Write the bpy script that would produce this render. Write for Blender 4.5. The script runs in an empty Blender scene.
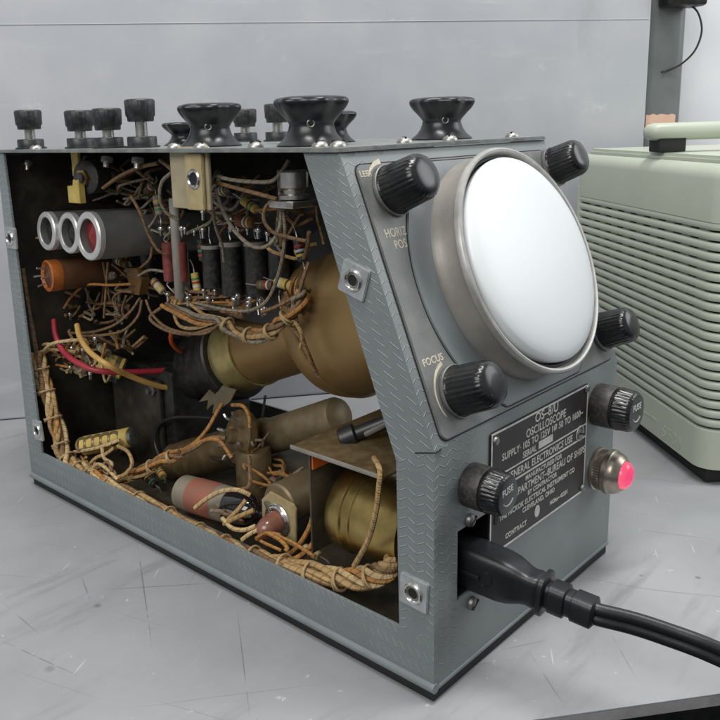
import bpy, bmesh, math, random
from mathutils import Vector, Matrix, Quaternion
random.seed(7)
SC = bpy.context.scene
COL = SC.collection
PI = math.pi

# ------------------------------------------------------------------ camera
cam = bpy.data.cameras.new('camera')
cam_ob = bpy.data.objects.new('camera', cam); COL.objects.link(cam_ob)
_r = Vector((0.687795, -0.725350, -0.028386)); _u = Vector((0.176550, 0.129223, 0.975772)); _f = Vector((0.704108, 0.676143, -0.216940))
cam_ob.matrix_world = Matrix(((_r.x, _u.x, -_f.x, -0.24823), (_r.y, _u.y, -_f.y, -0.17638), (_r.z, _u.z, -_f.z, 0.23169), (0, 0, 0, 1)))
cam.sensor_width = 36; cam.lens = 41.265
cam.shift_x = 0.0618; cam.shift_y = -0.0680
cam.clip_start = 0.01; cam.clip_end = 50
SC.camera = cam_ob

# ------------------------------------------------------------------ light
SC.view_settings.view_transform = 'Standard'; SC.view_settings.look = 'None'
SC.view_settings.exposure = 0.0; SC.view_settings.gamma = 1.0
world = bpy.data.worlds.new('World'); SC.world = world; world.use_nodes = True
bg = world.node_tree.nodes['Background']
bg.inputs[0].default_value = (0.90, 0.95, 1.0, 1); bg.inputs[1].default_value = 0.27

def area(name, loc, target, sx, sy, power, color):
    l = bpy.data.lights.new(name, 'AREA'); l.shape = 'RECTANGLE'; l.size = sx; l.size_y = sy
    l.energy = power; l.color = color
    o = bpy.data.objects.new(name, l); COL.objects.link(o); o.location = loc
    o.rotation_euler = (Vector(target) - Vector(loc)).to_track_quat('-Z', 'Y').to_euler()
    return o
area('ceiling_lamp', (0.02, -0.12, 1.55), (0.10, 0.08, 0.1), 1.0, 0.14, 21.0, (1.0, 0.985, 0.96))
area('right_light', (0.95, -0.75, 0.75), (0.15, 0.10, 0.1), 0.7, 0.7, 6.0, (0.95, 0.98, 1.0))  # broad cool area light from the right front
area('left_fill', (-1.05, -0.10, 0.90), (0.0, 0.12, 0.1), 0.9, 0.6, 10.0, (1.0, 0.98, 0.94))  # fill added on the left to brighten the open wiring compartment

# ------------------------------------------------------------------ dimensions
W, D, H, H1, SL = 0.165, 0.3401, 0.2217, 0.1072, 0.0463
NV = Vector((0, -(H - H1), SL)).normalized()       # outward normal of the sloped panel
UPV = Vector((0, SL, H - H1)).normalized()
PO = Vector((0, 0, H1))
def sp(u, v, n=0.0): return PO + Vector((u, 0, 0)) + UPV * v + NV * n
M_SLOPE = Matrix(((1, UPV.x, NV.x, 0), (0, UPV.y, NV.y, 0), (0, UPV.z, NV.z, H1), (0, 0, 0, 1)))   # local x=right, y=up the slope, z=out
M_FRONT = Matrix(((1, 0, 0, 0), (0, 0, -1, 0), (0, 1, 0, 0), (0, 0, 0, 1)))                          # local x=right, y=up, z=out

# ------------------------------------------------------------------ materials
MATS = {}
def nodes_of(m): return m.node_tree.nodes, m.node_tree.links
def mat(name, col, rough=0.5, metal=0.0, col2=None, nscale=60.0, namt=0.5, bump=0.0, bscale=400.0, coat=0.0, dust=None, dust_amt=0.0, rough_var=0.15):
    if name in MATS: return MATS[name]
    m = bpy.data.materials.new(name); m.use_nodes = True; N, L = nodes_of(m)
    b = N['Principled BSDF']; b.inputs['Roughness'].default_value = rough; b.inputs['Metallic'].default_value = metal
    b.inputs['Coat Weight'].default_value = coat
    tc = N.new('ShaderNodeTexCoord')
    no = N.new('ShaderNodeTexNoise'); no.inputs['Scale'].default_value = nscale; no.inputs['Detail'].default_value = 6; no.inputs['Roughness'].default_value = 0.65
    L.new(tc.outputs['Object'], no.inputs['Vector'])
    rp = N.new('ShaderNodeValToRGB'); rp.color_ramp.elements[0].position = 0.35; rp.color_ramp.elements[1].position = 0.68
    c2 = col2 if col2 else tuple(c * (1 - namt * 0.6) for c in col)
    rp.color_ramp.elements[0].color = (*c2, 1); rp.color_ramp.elements[1].color = (*col, 1)
    L.new(no.outputs['Fac'], rp.inputs['Fac'])
    out = rp.outputs['Color']
    if dust:
        n2 = N.new('ShaderNodeTexNoise'); n2.inputs['Scale'].default_value = nscale * 4; n2.inputs['Detail'].default_value = 8
        L.new(tc.outputs['Object'], n2.inputs['Vector'])
        r2 = N.new('ShaderNodeMapRange'); r2.inputs[1].default_value = 0.45; r2.inputs[2].default_value = 0.75; r2.inputs[4].default_value = dust_amt
        L.new(n2.outputs['Fac'], r2.inputs[0])
        mx = N.new('ShaderNodeMix'); mx.data_type = 'RGBA'; L.new(r2.outputs[0], mx.inputs[0]); L.new(out, mx.inputs[6]); mx.inputs[7].default_value = (*dust, 1)
        out = mx.outputs[2]
    L.new(out, b.inputs['Base Color'])
    rr = N.new('ShaderNodeMapRange'); rr.inputs[3].default_value = max(0.03, rough - rough_var); rr.inputs[4].default_value = min(1, rough + rough_var)
    L.new(no.outputs['Fac'], rr.inputs[0]); L.new(rr.outputs[0], b.inputs['Roughness'])
    if bump:
        n3 = N.new('ShaderNodeTexNoise'); n3.inputs['Scale'].default_value = bscale; n3.inputs['Detail'].default_value = 4
        L.new(tc.outputs['Object'], n3.inputs['Vector'])
        bp = N.new('ShaderNodeBump'); bp.inputs['Strength'].default_value = bump; bp.inputs['Distance'].default_value = 0.0006
        L.new(n3.outputs['Fac'], bp.inputs['Height']); L.new(bp.outputs['Normal'], b.inputs['Normal'])
    MATS[name] = m
    return m

def math_node(N, L, op, a, b=None, clamp=False):
    n = N.new('ShaderNodeMath'); n.operation = op; n.use_clamp = clamp
    for i, v in enumerate((a, b)):
        if v is None: continue
        if isinstance(v, (int, float)): n.inputs[i].default_value = v
        else: L.new(v, n.inputs[i])
    return n.outputs[0]

def chevron_mat(name, base, ridge, fade=None, oneway=False):
    """Embossed zigzag covering: rows of slanted raised ridges, in millimetres on the UV map."""
    m = bpy.data.materials.new(name); m.use_nodes = True; N, L = nodes_of(m); b = N['Principled BSDF']
    uv = N.new('ShaderNodeUVMap'); uv.uv_map = 'UVMap'; sx = N.new('ShaderNodeSeparateXYZ'); L.new(uv.outputs[0], sx.inputs[0])
    U, V = sx.outputs[0], sx.outputs[1]
    tc = N.new('ShaderNodeTexCoord')
    nz = N.new('ShaderNodeTexNoise'); nz.inputs['Scale'].default_value = 55; nz.inputs['Detail'].default_value = 5; L.new(tc.outputs['Object'], nz.inputs['Vector'])
    nf = N.new('ShaderNodeTexNoise'); nf.inputs['Scale'].default_value = 700; nf.inputs['Detail'].default_value = 3; L.new(tc.outputs['Object'], nf.inputs['Vector'])
    period, pitch, amp = 9.0, 4.2, (4.5 if oneway else 2.5)
    tri = math_node(N, L, 'MULTIPLY', math_node(N, L, 'FRACT', math_node(N, L, 'DIVIDE', U, 7.0)), period / 2) if oneway else math_node(N, L, 'PINGPONG', U, period / 2)                       # 0..period/2
    sh = math_node(N, L, 'MULTIPLY', tri, amp / (period / 2))
    wob = math_node(N, L, 'MULTIPLY', nz.outputs['Fac'], 0.8)
    t = math_node(N, L, 'ADD', math_node(N, L, 'SUBTRACT', V, sh), wob)
    fr = math_node(N, L, 'FRACT', math_node(N, L, 'DIVIDE', t, pitch))
    d = math_node(N, L, 'ABSOLUTE', math_node(N, L, 'SUBTRACT', fr, 0.5))
    mr = N.new('ShaderNodeMapRange'); mr.interpolation_type = 'SMOOTHSTEP'; mr.inputs[1].default_value = 0.095; mr.inputs[2].default_value = 0.035
    L.new(d, mr.inputs[0])
    # arms stop short of the corners
    e = math_node(N, L, 'ABSOLUTE', math_node(N, L, 'SUBTRACT', tri, period / 4))
    er = N.new('ShaderNodeMapRange'); er.inputs[1].default_value = (period / 4) * (0.62 if oneway else 0.87); er.inputs[2].default_value = (period / 4) * (0.50 if oneway else 0.73); L.new(e, er.inputs[0])
    wear = N.new('ShaderNodeMapRange'); wear.inputs[1].default_value = 0.36 if oneway else 0.34; wear.inputs[2].default_value = 0.54 if oneway else 0.52; L.new(nz.outputs['Fac'], wear.inputs[0])
    mask = math_node(N, L, 'MULTIPLY', math_node(N, L, 'MULTIPLY', mr.outputs[0], er.outputs[0]), wear.outputs[0])
    if fade:
        f = N.new('ShaderNodeMapRange'); f.inputs[1].default_value = fade[1]; f.inputs[2].default_value = fade[0]; L.new(U, f.inputs[0])
        mask = math_node(N, L, 'MULTIPLY', mask, f.outputs[0])
    c1 = N.new('ShaderNodeMix'); c1.data_type = 'RGBA'; L.new(nz.outputs['Fac'], c1.inputs[0])
    c1.inputs[6].default_value = (*[c * 0.86 for c in base], 1); c1.inputs[7].default_value = (*[c * 1.14 for c in base], 1)
    c2 = N.new('ShaderNodeMix'); c2.data_type = 'RGBA'; L.new(math_node(N, L, 'MULTIPLY', mask, 0.62 if oneway else 0.62), c2.inputs[0]); L.new(c1.outputs[2], c2.inputs[6]); c2.inputs[7].default_value = (*ridge, 1)
    L.new(c2.outputs[2], b.inputs['Base Color']); b.inputs['Roughness'].default_value = 0.42
    hh = math_node(N, L, 'ADD', mask, math_node(N, L, 'MULTIPLY', nf.outputs['Fac'], 0.12))
    bp = N.new('ShaderNodeBump'); bp.inputs['Strength'].default_value = 0.9; bp.inputs['Distance'].default_value = 0.0005
    L.new(hh, bp.inputs['Height']); L.new(bp.outputs[0], b.inputs['Normal'])
    MATS[name] = m
    return m

def cloth_mat(name, base, tracer, stripes=900.0):
    """Braided cloth insulation: a spiral tracer thread along the UV length (metres) with a woven bump."""
    m = bpy.data.materials.new(name); m.use_nodes = True; N, L = nodes_of(m); b = N['Principled BSDF']
    uv = N.new('ShaderNodeUVMap'); uv.uv_map = 'UVMap'; sx = N.new('ShaderNodeSeparateXYZ'); L.new(uv.outputs[0], sx.inputs[0])
    a = math_node(N, L, 'ADD', math_node(N, L, 'MULTIPLY', sx.outputs[0], 210.0), sx.outputs[1])
    fr = math_node(N, L, 'FRACT', a)
    st = N.new('ShaderNodeMapRange'); st.interpolation_type = 'SMOOTHSTEP'; st.inputs[1].default_value = 0.24; st.inputs[2].default_value = 0.12; L.new(fr, st.inputs[0])
    w1 = math_node(N, L, 'SINE', math_node(N, L, 'MULTIPLY', math_node(N, L, 'ADD', math_node(N, L, 'MULTIPLY', sx.outputs[0], 400.0), math_node(N, L, 'MULTIPLY', sx.outputs[1], 3.0)), 6.2832))
    w2 = math_node(N, L, 'SINE', math_node(N, L, 'MULTIPLY', math_node(N, L, 'SUBTRACT', math_node(N, L, 'MULTIPLY', sx.outputs[0], 400.0), math_node(N, L, 'MULTIPLY', sx.outputs[1], 3.0)), 6.2832))
    wv = math_node(N, L, 'MULTIPLY', w1, w2)
    tc = N.new('ShaderNodeTexCoord'); no = N.new('ShaderNodeTexNoise'); no.inputs['Scale'].default_value = 120; no.inputs['Detail'].default_value = 5
    L.new(tc.outputs['Object'], no.inputs['Vector'])
    dk = N.new('ShaderNodeMix'); dk.data_type = 'RGBA'; L.new(no.outputs['Fac'], dk.inputs[0])
    dk.inputs[6].default_value = (*[c * 0.45 for c in base], 1); dk.inputs[7].default_value = (*[min(1, c * 1.45) for c in base], 1)
    mx = N.new('ShaderNodeMix'); mx.data_type = 'RGBA'; L.new(math_node(N, L, 'MULTIPLY', st.outputs[0], 0.55), mx.inputs[0]); L.new(dk.outputs[2], mx.inputs[6]); mx.inputs[7].default_value = (*tracer, 1)
    L.new(mx.outputs[2], b.inputs['Base Color']); b.inputs['Roughness'].default_value = 0.7
    bp = N.new('ShaderNodeBump'); bp.inputs['Strength'].default_value = 0.5; bp.inputs['Distance'].default_value = 0.0003
    L.new(wv, bp.inputs['Height']); L.new(bp.outputs[0], b.inputs['Normal'])
    MATS[name] = m
    return m

def bench_mat():
    m = bpy.data.materials.new('bench_paint'); m.use_nodes = True; N, L = nodes_of(m); b = N['Principled BSDF']
    tc = N.new('ShaderNodeTexCoord')
    def noise(scale, detail, vec=None, rough=0.6):
        n = N.new('ShaderNodeTexNoise'); n.inputs['Scale'].default_value = scale; n.inputs['Detail'].default_value = detail; n.inputs['Roughness'].default_value = rough
        L.new(vec if vec else tc.outputs['Object'], n.inputs['Vector']); return n.outputs['Fac']
    base = N.new('ShaderNodeValToRGB'); e = base.color_ramp.elements
    e[0].position = 0.3; e[0].color = (0.255, 0.262, 0.272, 1); e[1].position = 0.7; e[1].color = (0.345, 0.352, 0.364, 1)
    L.new(noise(9, 8), base.inputs['Fac']); col = base.outputs['Color']
    def layer(col, mask, c, amt):
        mx = N.new('ShaderNodeMix'); mx.data_type = 'RGBA'
        L.new(math_node(N, L, 'MULTIPLY', mask, amt), mx.inputs[0]); L.new(col, mx.inputs[6]); mx.inputs[7].default_value = (*c, 1); return mx.outputs[2]
    def rng(v, a, bb):
        r = N.new('ShaderNodeMapRange'); r.interpolation_type = 'SMOOTHSTEP'; r.inputs[1].default_value = a; r.inputs[2].default_value = bb; L.new(v, r.inputs[0]); return r.outputs[0]
    # grime smears stretched along the board
    mp = N.new('ShaderNodeMapping'); mp.inputs['Rotation'].default_value = (0, 0, math.radians(39)); mp.inputs['Scale'].default_value = (8, 46, 1); L.new(tc.outputs['Object'], mp.inputs[0])
    col = layer(col, rng(noise(1.0, 7, mp.outputs[0]), 0.54, 0.74), (0.165, 0.165, 0.168), 0.6)
    # scratches: separate thin strokes in a stretched cell grid, a few cells per direction hold one
    wob = N.new('ShaderNodeTexNoise'); wob.inputs['Scale'].default_value = 5; wob.inputs['Detail'].default_value = 2; L.new(tc.outputs['Object'], wob.inputs['Vector'])
    wv = N.new('ShaderNodeVectorMath'); wv.operation = 'SCALE'; wv.inputs['Scale'].default_value = 0.03; L.new(wob.outputs['Color'], wv.inputs[0])
    wa = N.new('ShaderNodeVectorMath'); wa.operation = 'ADD'; L.new(tc.outputs['Object'], wa.inputs[0]); L.new(wv.outputs[0], wa.inputs[1])
    for k, (rot, ln, gap, wd, thr, c, amt) in enumerate(((64, .11, .013, .0007, .965, (0.15, 0.15, 0.155), .7), (70, .05, .009, .0005, .965, (0.18, 0.18, 0.185), .6), (8, .035, .011, .0006, .992, (0.58, 0.58, 0.59), .5), (-30, .05, .012, .0005, .965, (0.17, 0.15, 0.155), .7), (104, .04, .010, .0007, .993, (0.58, 0.58, 0.59), .5), (38, .09, .015, .0005, .955, (0.20, 0.18, 0.185), .7), (150, .012, .010, .0009, .990, (0.58, 0.58, 0.59), .5))):
        mp = N.new('ShaderNodeMapping'); mp.inputs['Rotation'].default_value = (0, 0, math.radians(rot)); mp.inputs['Location'].default_value = (k * .37, k * .53, 0); L.new(wa.outputs[0], mp.inputs[0])
        sp3 = N.new('ShaderNodeSeparateXYZ'); L.new(mp.outputs[0], sp3.inputs[0])
        row = math_node(N, L, 'FLOOR', math_node(N, L, 'DIVIDE', sp3.outputs[1], gap))
        sh_ = N.new('ShaderNodeTexWhiteNoise'); sh_.noise_dimensions = '1D'; L.new(row, sh_.inputs['W'])
        xs_ = math_node(N, L, 'ADD', math_node(N, L, 'DIVIDE', sp3.outputs[0], ln), sh_.outputs['Value'])
        cellx = math_node(N, L, 'FLOOR', xs_)
        cv = N.new('ShaderNodeCombineXYZ'); L.new(cellx, cv.inputs[0]); L.new(row, cv.inputs[1]); cv.inputs[2].default_value = k * 3.7
        wn = N.new('ShaderNodeTexWhiteNoise'); wn.noise_dimensions = '3D'; L.new(cv.outputs[0], wn.inputs['Vector'])
        fx = math_node(N, L, 'FRACT', xs_); fy = math_node(N, L, 'FRACT', math_node(N, L, 'DIVIDE', sp3.outputs[1], gap))
        dd = math_node(N, L, 'MULTIPLY', math_node(N, L, 'ABSOLUTE', math_node(N, L, 'SUBTRACT', fy, 0.5)), gap)
        taper = math_node(N, L, 'MULTIPLY', math_node(N, L, 'MULTIPLY', fx, math_node(N, L, 'SUBTRACT', 1.0, fx)), 4.0)
        wid = math_node(N, L, 'MULTIPLY', taper, wd * 0.5)
        on = math_node(N, L, 'GREATER_THAN', wn.outputs['Value'], thr)
        ln_ = math_node(N, L, 'MULTIPLY', math_node(N, L, 'SUBTRACT', 1.0, math_node(N, L, 'DIVIDE', dd, math_node(N, L, 'MAXIMUM', wid, 0.00003)), True), on)
        col = layer(col, math_node(N, L, 'MULTIPLY', ln_, 1.6, True), c, amt)
    # specks and dings
    vo = N.new('ShaderNodeTexVoronoi'); vo.inputs['Scale'].default_value = 38; L.new(tc.outputs['Object'], vo.inputs['Vector'])
    col = layer(col, math_node(N, L, 'MULTIPLY', rng(vo.outputs['Distance'], 0.075, 0.03), rng(noise(17, 3), 0.58, 0.62)), (0.12, 0.115, 0.11), 0.8)
    col = layer(col, rng(noise(420, 3), 0.66, 0.74), (0.22, 0.22, 0.22), 0.5)
    col = layer(col, rng(noise(160, 4), 0.68, 0.74), (0.62, 0.62, 0.63), 0.5)
    sep = N.new('ShaderNodeSeparateXYZ'); L.new(wa.outputs[0], sep.inputs[0]); sep0 = N.new('ShaderNodeSeparateXYZ'); L.new(tc.outputs['Object'], sep0.inputs[0])
    def stroke(a, bb, w_):
        # distance to a segment on the bench, the stroke thins towards its ends and breaks up with noise
        dx, dy = bb[0] - a[0], bb[1] - a[1]; ll = math.hypot(dx, dy); dx /= ll; dy /= ll
        X_ = math_node(N, L, 'SUBTRACT', sep0.outputs[0], a[0]); Y_ = math_node(N, L, 'SUBTRACT', sep0.outputs[1], a[1])
        t = math_node(N, L, 'DIVIDE', math_node(N, L, 'ADD', math_node(N, L, 'MULTIPLY', X_, dx), math_node(N, L, 'MULTIPLY', Y_, dy)), ll)
        d = math_node(N, L, 'ABSOLUTE', math_node(N, L, 'ADD', math_node(N, L, 'MULTIPLY', X_, -dy), math_node(N, L, 'MULTIPLY', Y_, dx)))
        tp = math_node(N, L, 'MULTIPLY', math_node(N, L, 'MULTIPLY', t, math_node(N, L, 'SUBTRACT', 1.0, t)), 4.0)
        wd_ = math_node(N, L, 'MAXIMUM', math_node(N, L, 'MULTIPLY', tp, w_), 0.000001)
        return math_node(N, L, 'SUBTRACT', 1.0, math_node(N, L, 'DIVIDE', d, wd_), True)
    brk_ = rng(noise(120, 4), 0.36, 0.50)
    for a, bb, w_ in (((-0.0000, 0.2144, -0.0050), (-0.0553, 0.1220, -0.0050), .00050), ((-0.0086, 0.1147, -0.0050), (-0.0573, 0.0511, -0.0050), .00038), ((-0.0428, 0.2057, -0.0050), (-0.0560, 0.1721, -0.0050), .00045), ((-0.1007, 0.1824, -0.0050), (-0.0897, 0.1283, -0.0050), .00045), ((0.0584, -0.0104, -0.0050), (0.0338, -0.0422, -0.0050), .00032), ((0.0496, -0.0016, -0.0050), (0.0708, -0.0143, -0.0050), .00032), ((0.0955, -0.0332, -0.0050), (0.0700, -0.0567, -0.0050), .00028), ((-0.0843, 0.2160, -0.0050), (-0.0858, 0.1713, -0.0050), .0004), ((-0.0442, 0.1843, -0.0050), (0.0005, 0.1430, -0.0050), .0005), ((0.2026, -0.0030, -0.0050), (0.2196, -0.0416, -0.0050), .0004)):
        col = layer(col, math_node(N, L, 'MULTIPLY', stroke(a, bb, w_), brk_), (0.11, 0.11, 0.112), 0.85)
    for q, r_ in (((-0.0560, 0.1721, -0.0050), .0032), ((-0.0581, 0.1104, -0.0050), .0040), ((-0.0969, 0.1417, -0.0050), .0035), ((-0.0237, 0.1680, -0.0050), .0028), ((-0.0666, 0.0809, -0.0050), .0016), ((0.1561, -0.0256, -0.0050), .0018), ((-0.0407, 0.1802, -0.0050), .0020)):
        vd = N.new('ShaderNodeVectorMath'); vd.operation = 'DISTANCE'; L.new(wa.outputs[0], vd.inputs[0]); vd.inputs[1].default_value = (q[0] + 0.015, q[1] + 0.015, q[2] + 0.015)
        col = layer(col, math_node(N, L, 'MULTIPLY', rng(vd.outputs['Value'], r_, r_ * 0.3), brk_), (0.13, 0.128, 0.125), 0.75)
    L.new(col, b.inputs['Base Color'])
    rr = N.new('ShaderNodeMapRange'); rr.inputs[3].default_value = 0.38; rr.inputs[4].default_value = 0.62; L.new(noise(20, 5), rr.inputs[0]); L.new(rr.outputs[0], b.inputs['Roughness'])
    bp = N.new('ShaderNodeBump'); bp.inputs['Strength'].default_value = 0.12; bp.inputs['Distance'].default_value = 0.001; L.new(noise(90, 6), bp.inputs['Height']); L.new(bp.outputs[0], b.inputs['Normal'])
    MATS['bench_paint'] = m
    return m

CASE = (0.185, 0.212, 0.216); RIDGE = (0.46, 0.50, 0.51)
m_case = chevron_mat('case_covering', CASE, RIDGE)
m_rail = chevron_mat('rail_covering', CASE, RIDGE, oneway=True)
m_front = chevron_mat('front_covering', (0.195, 0.215, 0.217), (0.40, 0.45, 0.46), fade=(18, 34))
m_flange = mat('flange_paint', (0.21, 0.232, 0.240), 0.36, 0, (0.17, 0.19, 0.197), 22, bump=0.06, bscale=900)
m_panel = mat('panel_paint', (0.170, 0.178, 0.174), 0.45, 0, (0.125, 0.132, 0.130), 25, bump=0.10, bscale=900, dust=(0.26, 0.25, 0.23), dust_amt=0.4)
m_plain = mat('case_paint', (0.20, 0.228, 0.235), 0.42, 0, (0.165, 0.19, 0.197), 30, bump=0.08, bscale=800)
m_gap = mat('gap_black', (0.015, 0.015, 0.015), 0.8)
m_inside = mat('inside_dark', (0.036, 0.031, 0.024), 0.6, 0, (0.018, 0.016, 0.013), 25, dust=(0.085, 0.07, 0.045), dust_amt=0.5)
m_chassis = mat('chassis_tan', (0.12, 0.098, 0.062), 0.5, 0.4, (0.045, 0.04, 0.03), 30, dust=(0.14, 0.12, 0.09), dust_amt=0.5)
m_topplate = mat('top_plate_paint', (0.21, 0.235, 0.235), 0.42, 0, (0.13, 0.145, 0.14), 40, dust=(0.4, 0.38, 0.33), dust_amt=0.4)
m_knob = mat('knob_black', (0.015, 0.016, 0.017), 0.26, 0, (0.010, 0.010, 0.011), 80, dust=(0.05, 0.05, 0.048), dust_amt=0.15, rough_var=0.08)
m_gloss = mat('gloss_black', (0.012, 0.014, 0.017), 0.30, 0, (0.010, 0.011, 0.013), 40, dust=(0.06, 0.06, 0.06), dust_amt=0.15, rough_var=0.06)
m_post = mat('post_black', (0.022, 0.024, 0.027), 0.42, 0, (0.014, 0.015, 0.017), 90, dust=(0.12, 0.12, 0.11), dust_amt=0.4)
m_dusty = mat('dusty_black', (0.040, 0.038, 0.035), 0.5, 0, (0.026, 0.025, 0.024), 150, dust=(0.11, 0.10, 0.09), dust_amt=0.6)
m_capdark = mat('capacitor_black', (0.020, 0.020, 0.020), 0.45, 0, (0.012, 0.012, 0.012), 120, dust=(0.07, 0.065, 0.055), dust_amt=0.6, bump=0.3, bscale=900)
m_nickel = mat('nickel', (0.62, 0.61, 0.58), 0.30, 0.95, (0.38, 0.37, 0.34), 120, bump=0.15, bscale=900)
m_bright = mat('bright_nickel', (0.80, 0.79, 0.76), 0.22, 0.95, (0.55, 0.54, 0.5), 150)
m_screwhead = mat('screw_nickel', (0.50, 0.49, 0.46), 0.42, 0.9, (0.32, 0.31, 0.29), 150)
m_steel = mat('dull_steel', (0.36, 0.36, 0.34), 0.45, 0.8, (0.2, 0.2, 0.19), 90, bump=0.1)
m_clip = mat('clip_plate', (0.55, 0.57, 0.58), 0.42, 0.55, (0.35, 0.37, 0.38), 110, bump=0.2, bscale=500)
m_bezel = mat('bezel_metal', (0.33, 0.31, 0.285), 0.42, 0.35, (0.28, 0.26, 0.235), 14, bump=0.08, bscale=700, dust=(0.5, 0.48, 0.44), dust_amt=0.35)
m_rim = mat('rim_metal', (0.46, 0.45, 0.43), 0.40, 0.4, (0.36, 0.35, 0.33), 45, dust=(0.62, 0.61, 0.59), dust_amt=0.3)
m_edgeshade = mat('edge_shade_dark', (0.05, 0.055, 0.06), 0.6)  # dark tone standing in for shade around the screen
m_screen = mat('phosphor_white', (0.75, 0.78, 0.795), 0.34, 0, (0.72, 0.75, 0.77), 14, rough_var=0.04)
m_shield = mat('shield_tan', (0.40, 0.26, 0.105), 0.38, 0.6, (0.30, 0.19, 0.075), 7, bump=0.04, dust=(0.32, 0.23, 0.12), dust_amt=0.35)
m_clamp = mat('clamp_cadmium', (0.66, 0.54, 0.24), 0.35, 0.7, (0.40, 0.33, 0.14), 60)
m_brass = mat('brass', (0.56, 0.42, 0.16), 0.32, 0.95, (0.36, 0.26, 0.09), 45, bump=0.15, bscale=260, rough_var=0.14)
m_tanplate = mat('tan_plate', (0.52, 0.42, 0.22), 0.45, 0.15, (0.40, 0.32, 0.16), 50, dust=(0.58, 0.5, 0.34), dust_amt=0.4)
m_cream = mat('cream_plate', (0.50, 0.44, 0.30), 0.5, 0.25, (0.38, 0.32, 0.20), 60)
m_lug = mat('lug_plate', (0.24, 0.20, 0.125), 0.45, 0.5, (0.16, 0.135, 0.085), 60)
m_brown = mat('brown_base', (0.17, 0.115, 0.05), 0.48, 0.3, (0.10, 0.068, 0.03), 50, dust=(0.22, 0.18, 0.12), dust_amt=0.5)
m_greytube = mat('grey_brown_tube', (0.27, 0.205, 0.115), 0.45, 0.4, (0.19, 0.145, 0.08), 40, dust=(0.3, 0.26, 0.2), dust_amt=0.4)
m_alu = mat('aluminium_tube', (0.42, 0.42, 0.41), 0.42, 0.7, (0.28, 0.28, 0.27), 70)
m_aluring = mat('aluminium_ring', (0.72, 0.72, 0.71), 0.40, 0.5, (0.6, 0.6, 0.59), 120)
m_canside = mat('can_side', (0.22, 0.22, 0.21), 0.45, 0.5, (0.15, 0.15, 0.145), 40)
m_red = mat('red_resistor', (0.24, 0.045, 0.035), 0.55, 0, (0.15, 0.03, 0.025), 90, dust=(0.25, 0.13, 0.11), dust_amt=0.4)
m_tiptube = mat('pinkish_glass', (0.30, 0.11, 0.075), 0.25, 0, (0.20, 0.10, 0.07), 220, coat=0.4)
m_redcore = mat('red_core', (0.34, 0.03, 0.03), 0.4, 0, (0.16, 0.015, 0.015), 120)  # plain red of the core, not emissive
m_orange = mat('orange_body', (0.55, 0.16, 0.03), 0.5, 0, (0.34, 0.09, 0.02), 60)
m_orangepaper = mat('orange_paper', (0.75, 0.16, 0.02), 0.6, 0, (0.55, 0.10, 0.015), 50)
m_brownres = mat('brown_resistor', (0.16, 0.07, 0.03), 0.55, 0, (0.09, 0.04, 0.02), 60)
m_fibre = mat('fibre_yellow', (0.62, 0.48, 0.14), 0.6, 0, (0.45, 0.32, 0.08), 110)
m_greyrod = mat('grey_rod', (0.30, 0.28, 0.25), 0.5, 0, (0.20, 0.18, 0.16), 70)
m_caplabel = mat('faded_red_label', (0.36, 0.12, 0.075), 0.6, 0, (0.28, 0.13, 0.09), 90)
m_capbody = mat('grey_card', (0.30, 0.26, 0.20), 0.6, 0, (0.21, 0.18, 0.135), 60)
m_solder = mat('solder', (0.72, 0.71, 0.68), 0.25, 0.9, (0.5, 0.5, 0.48), 300)
m_black = mat('black_part', (0.014, 0.014, 0.014), 0.4, 0, (0.009, 0.009, 0.009), 50, dust=(0.05, 0.047, 0.042), dust_amt=0.4)
m_glass = mat('dark_glass', (0.02, 0.016, 0.018), 0.06, 0, (0.015, 0.012, 0.014), 30, coat=0.8, rough_var=0.02)
m_pvcred = mat('wire_red', (0.42, 0.035, 0.05), 0.4, 0, (0.28, 0.02, 0.035), 60)
m_pvcyel = mat('wire_yellow', (0.68, 0.43, 0.13), 0.42, 0, (0.48, 0.28, 0.08), 60)
m_pvcor = mat('wire_orange', (0.62, 0.12, 0.03), 0.42)
m_pvcblk = mat('wire_black', (0.02, 0.02, 0.022), 0.4)
m_tin = mat('tinned_wire', (0.58, 0.56, 0.50), 0.35, 0.8, (0.36, 0.34, 0.3), 90)
m_lace = mat('lacing_cord', (0.50, 0.36, 0.19), 0.75, 0, (0.34, 0.23, 0.11), 200)
m_tan = cloth_mat('cloth_tan', (0.43, 0.28, 0.12), (0.13, 0.07, 0.03))
m_tan2 = cloth_mat('cloth_pale', (0.55, 0.40, 0.20), (0.20, 0.11, 0.05))
m_ora = cloth_mat('cloth_amber', (0.42, 0.20, 0.055), (0.14, 0.06, 0.02))
m_brn = cloth_mat('cloth_brown', (0.22, 0.13, 0.06), (0.06, 0.035, 0.02))
m_gry = cloth_mat('cloth_grey', (0.26, 0.22, 0.16), (0.07, 0.055, 0.04))
m_plate = mat('nameplate_black', (0.016, 0.016, 0.016), 0.50, 0, (0.024, 0.018, 0.017), 45, dust=(0.07, 0.055, 0.05), dust_amt=0.25)
m_etch = mat('etched_metal', (0.74, 0.73, 0.69), 0.45, 0.1, (0.50, 0.49, 0.46), 260)
m_white = mat('paint_white', (0.70, 0.70, 0.68), 0.55, 0, (0.5, 0.5, 0.48), 300)
m_ivory = mat('paint_ivory', (0.72, 0.66, 0.52), 0.55, 0, (0.50, 0.44, 0.33), 260)
m_warmnickel = mat('warm_nickel', (0.50, 0.44, 0.38), 0.32, 0.9, (0.34, 0.29, 0.24), 80)
m_radio = mat('pale_green_plastic', (0.48, 0.52, 0.43), 0.38, 0, (0.44, 0.48, 0.395), 14, bump=0.03, bscale=500)
m_radio_in = mat('radio_inside', (0.018, 0.02, 0.018), 0.8)
m_radio_rib = mat('radio_inner_rib', (0.42, 0.46, 0.375), 0.5)
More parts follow.
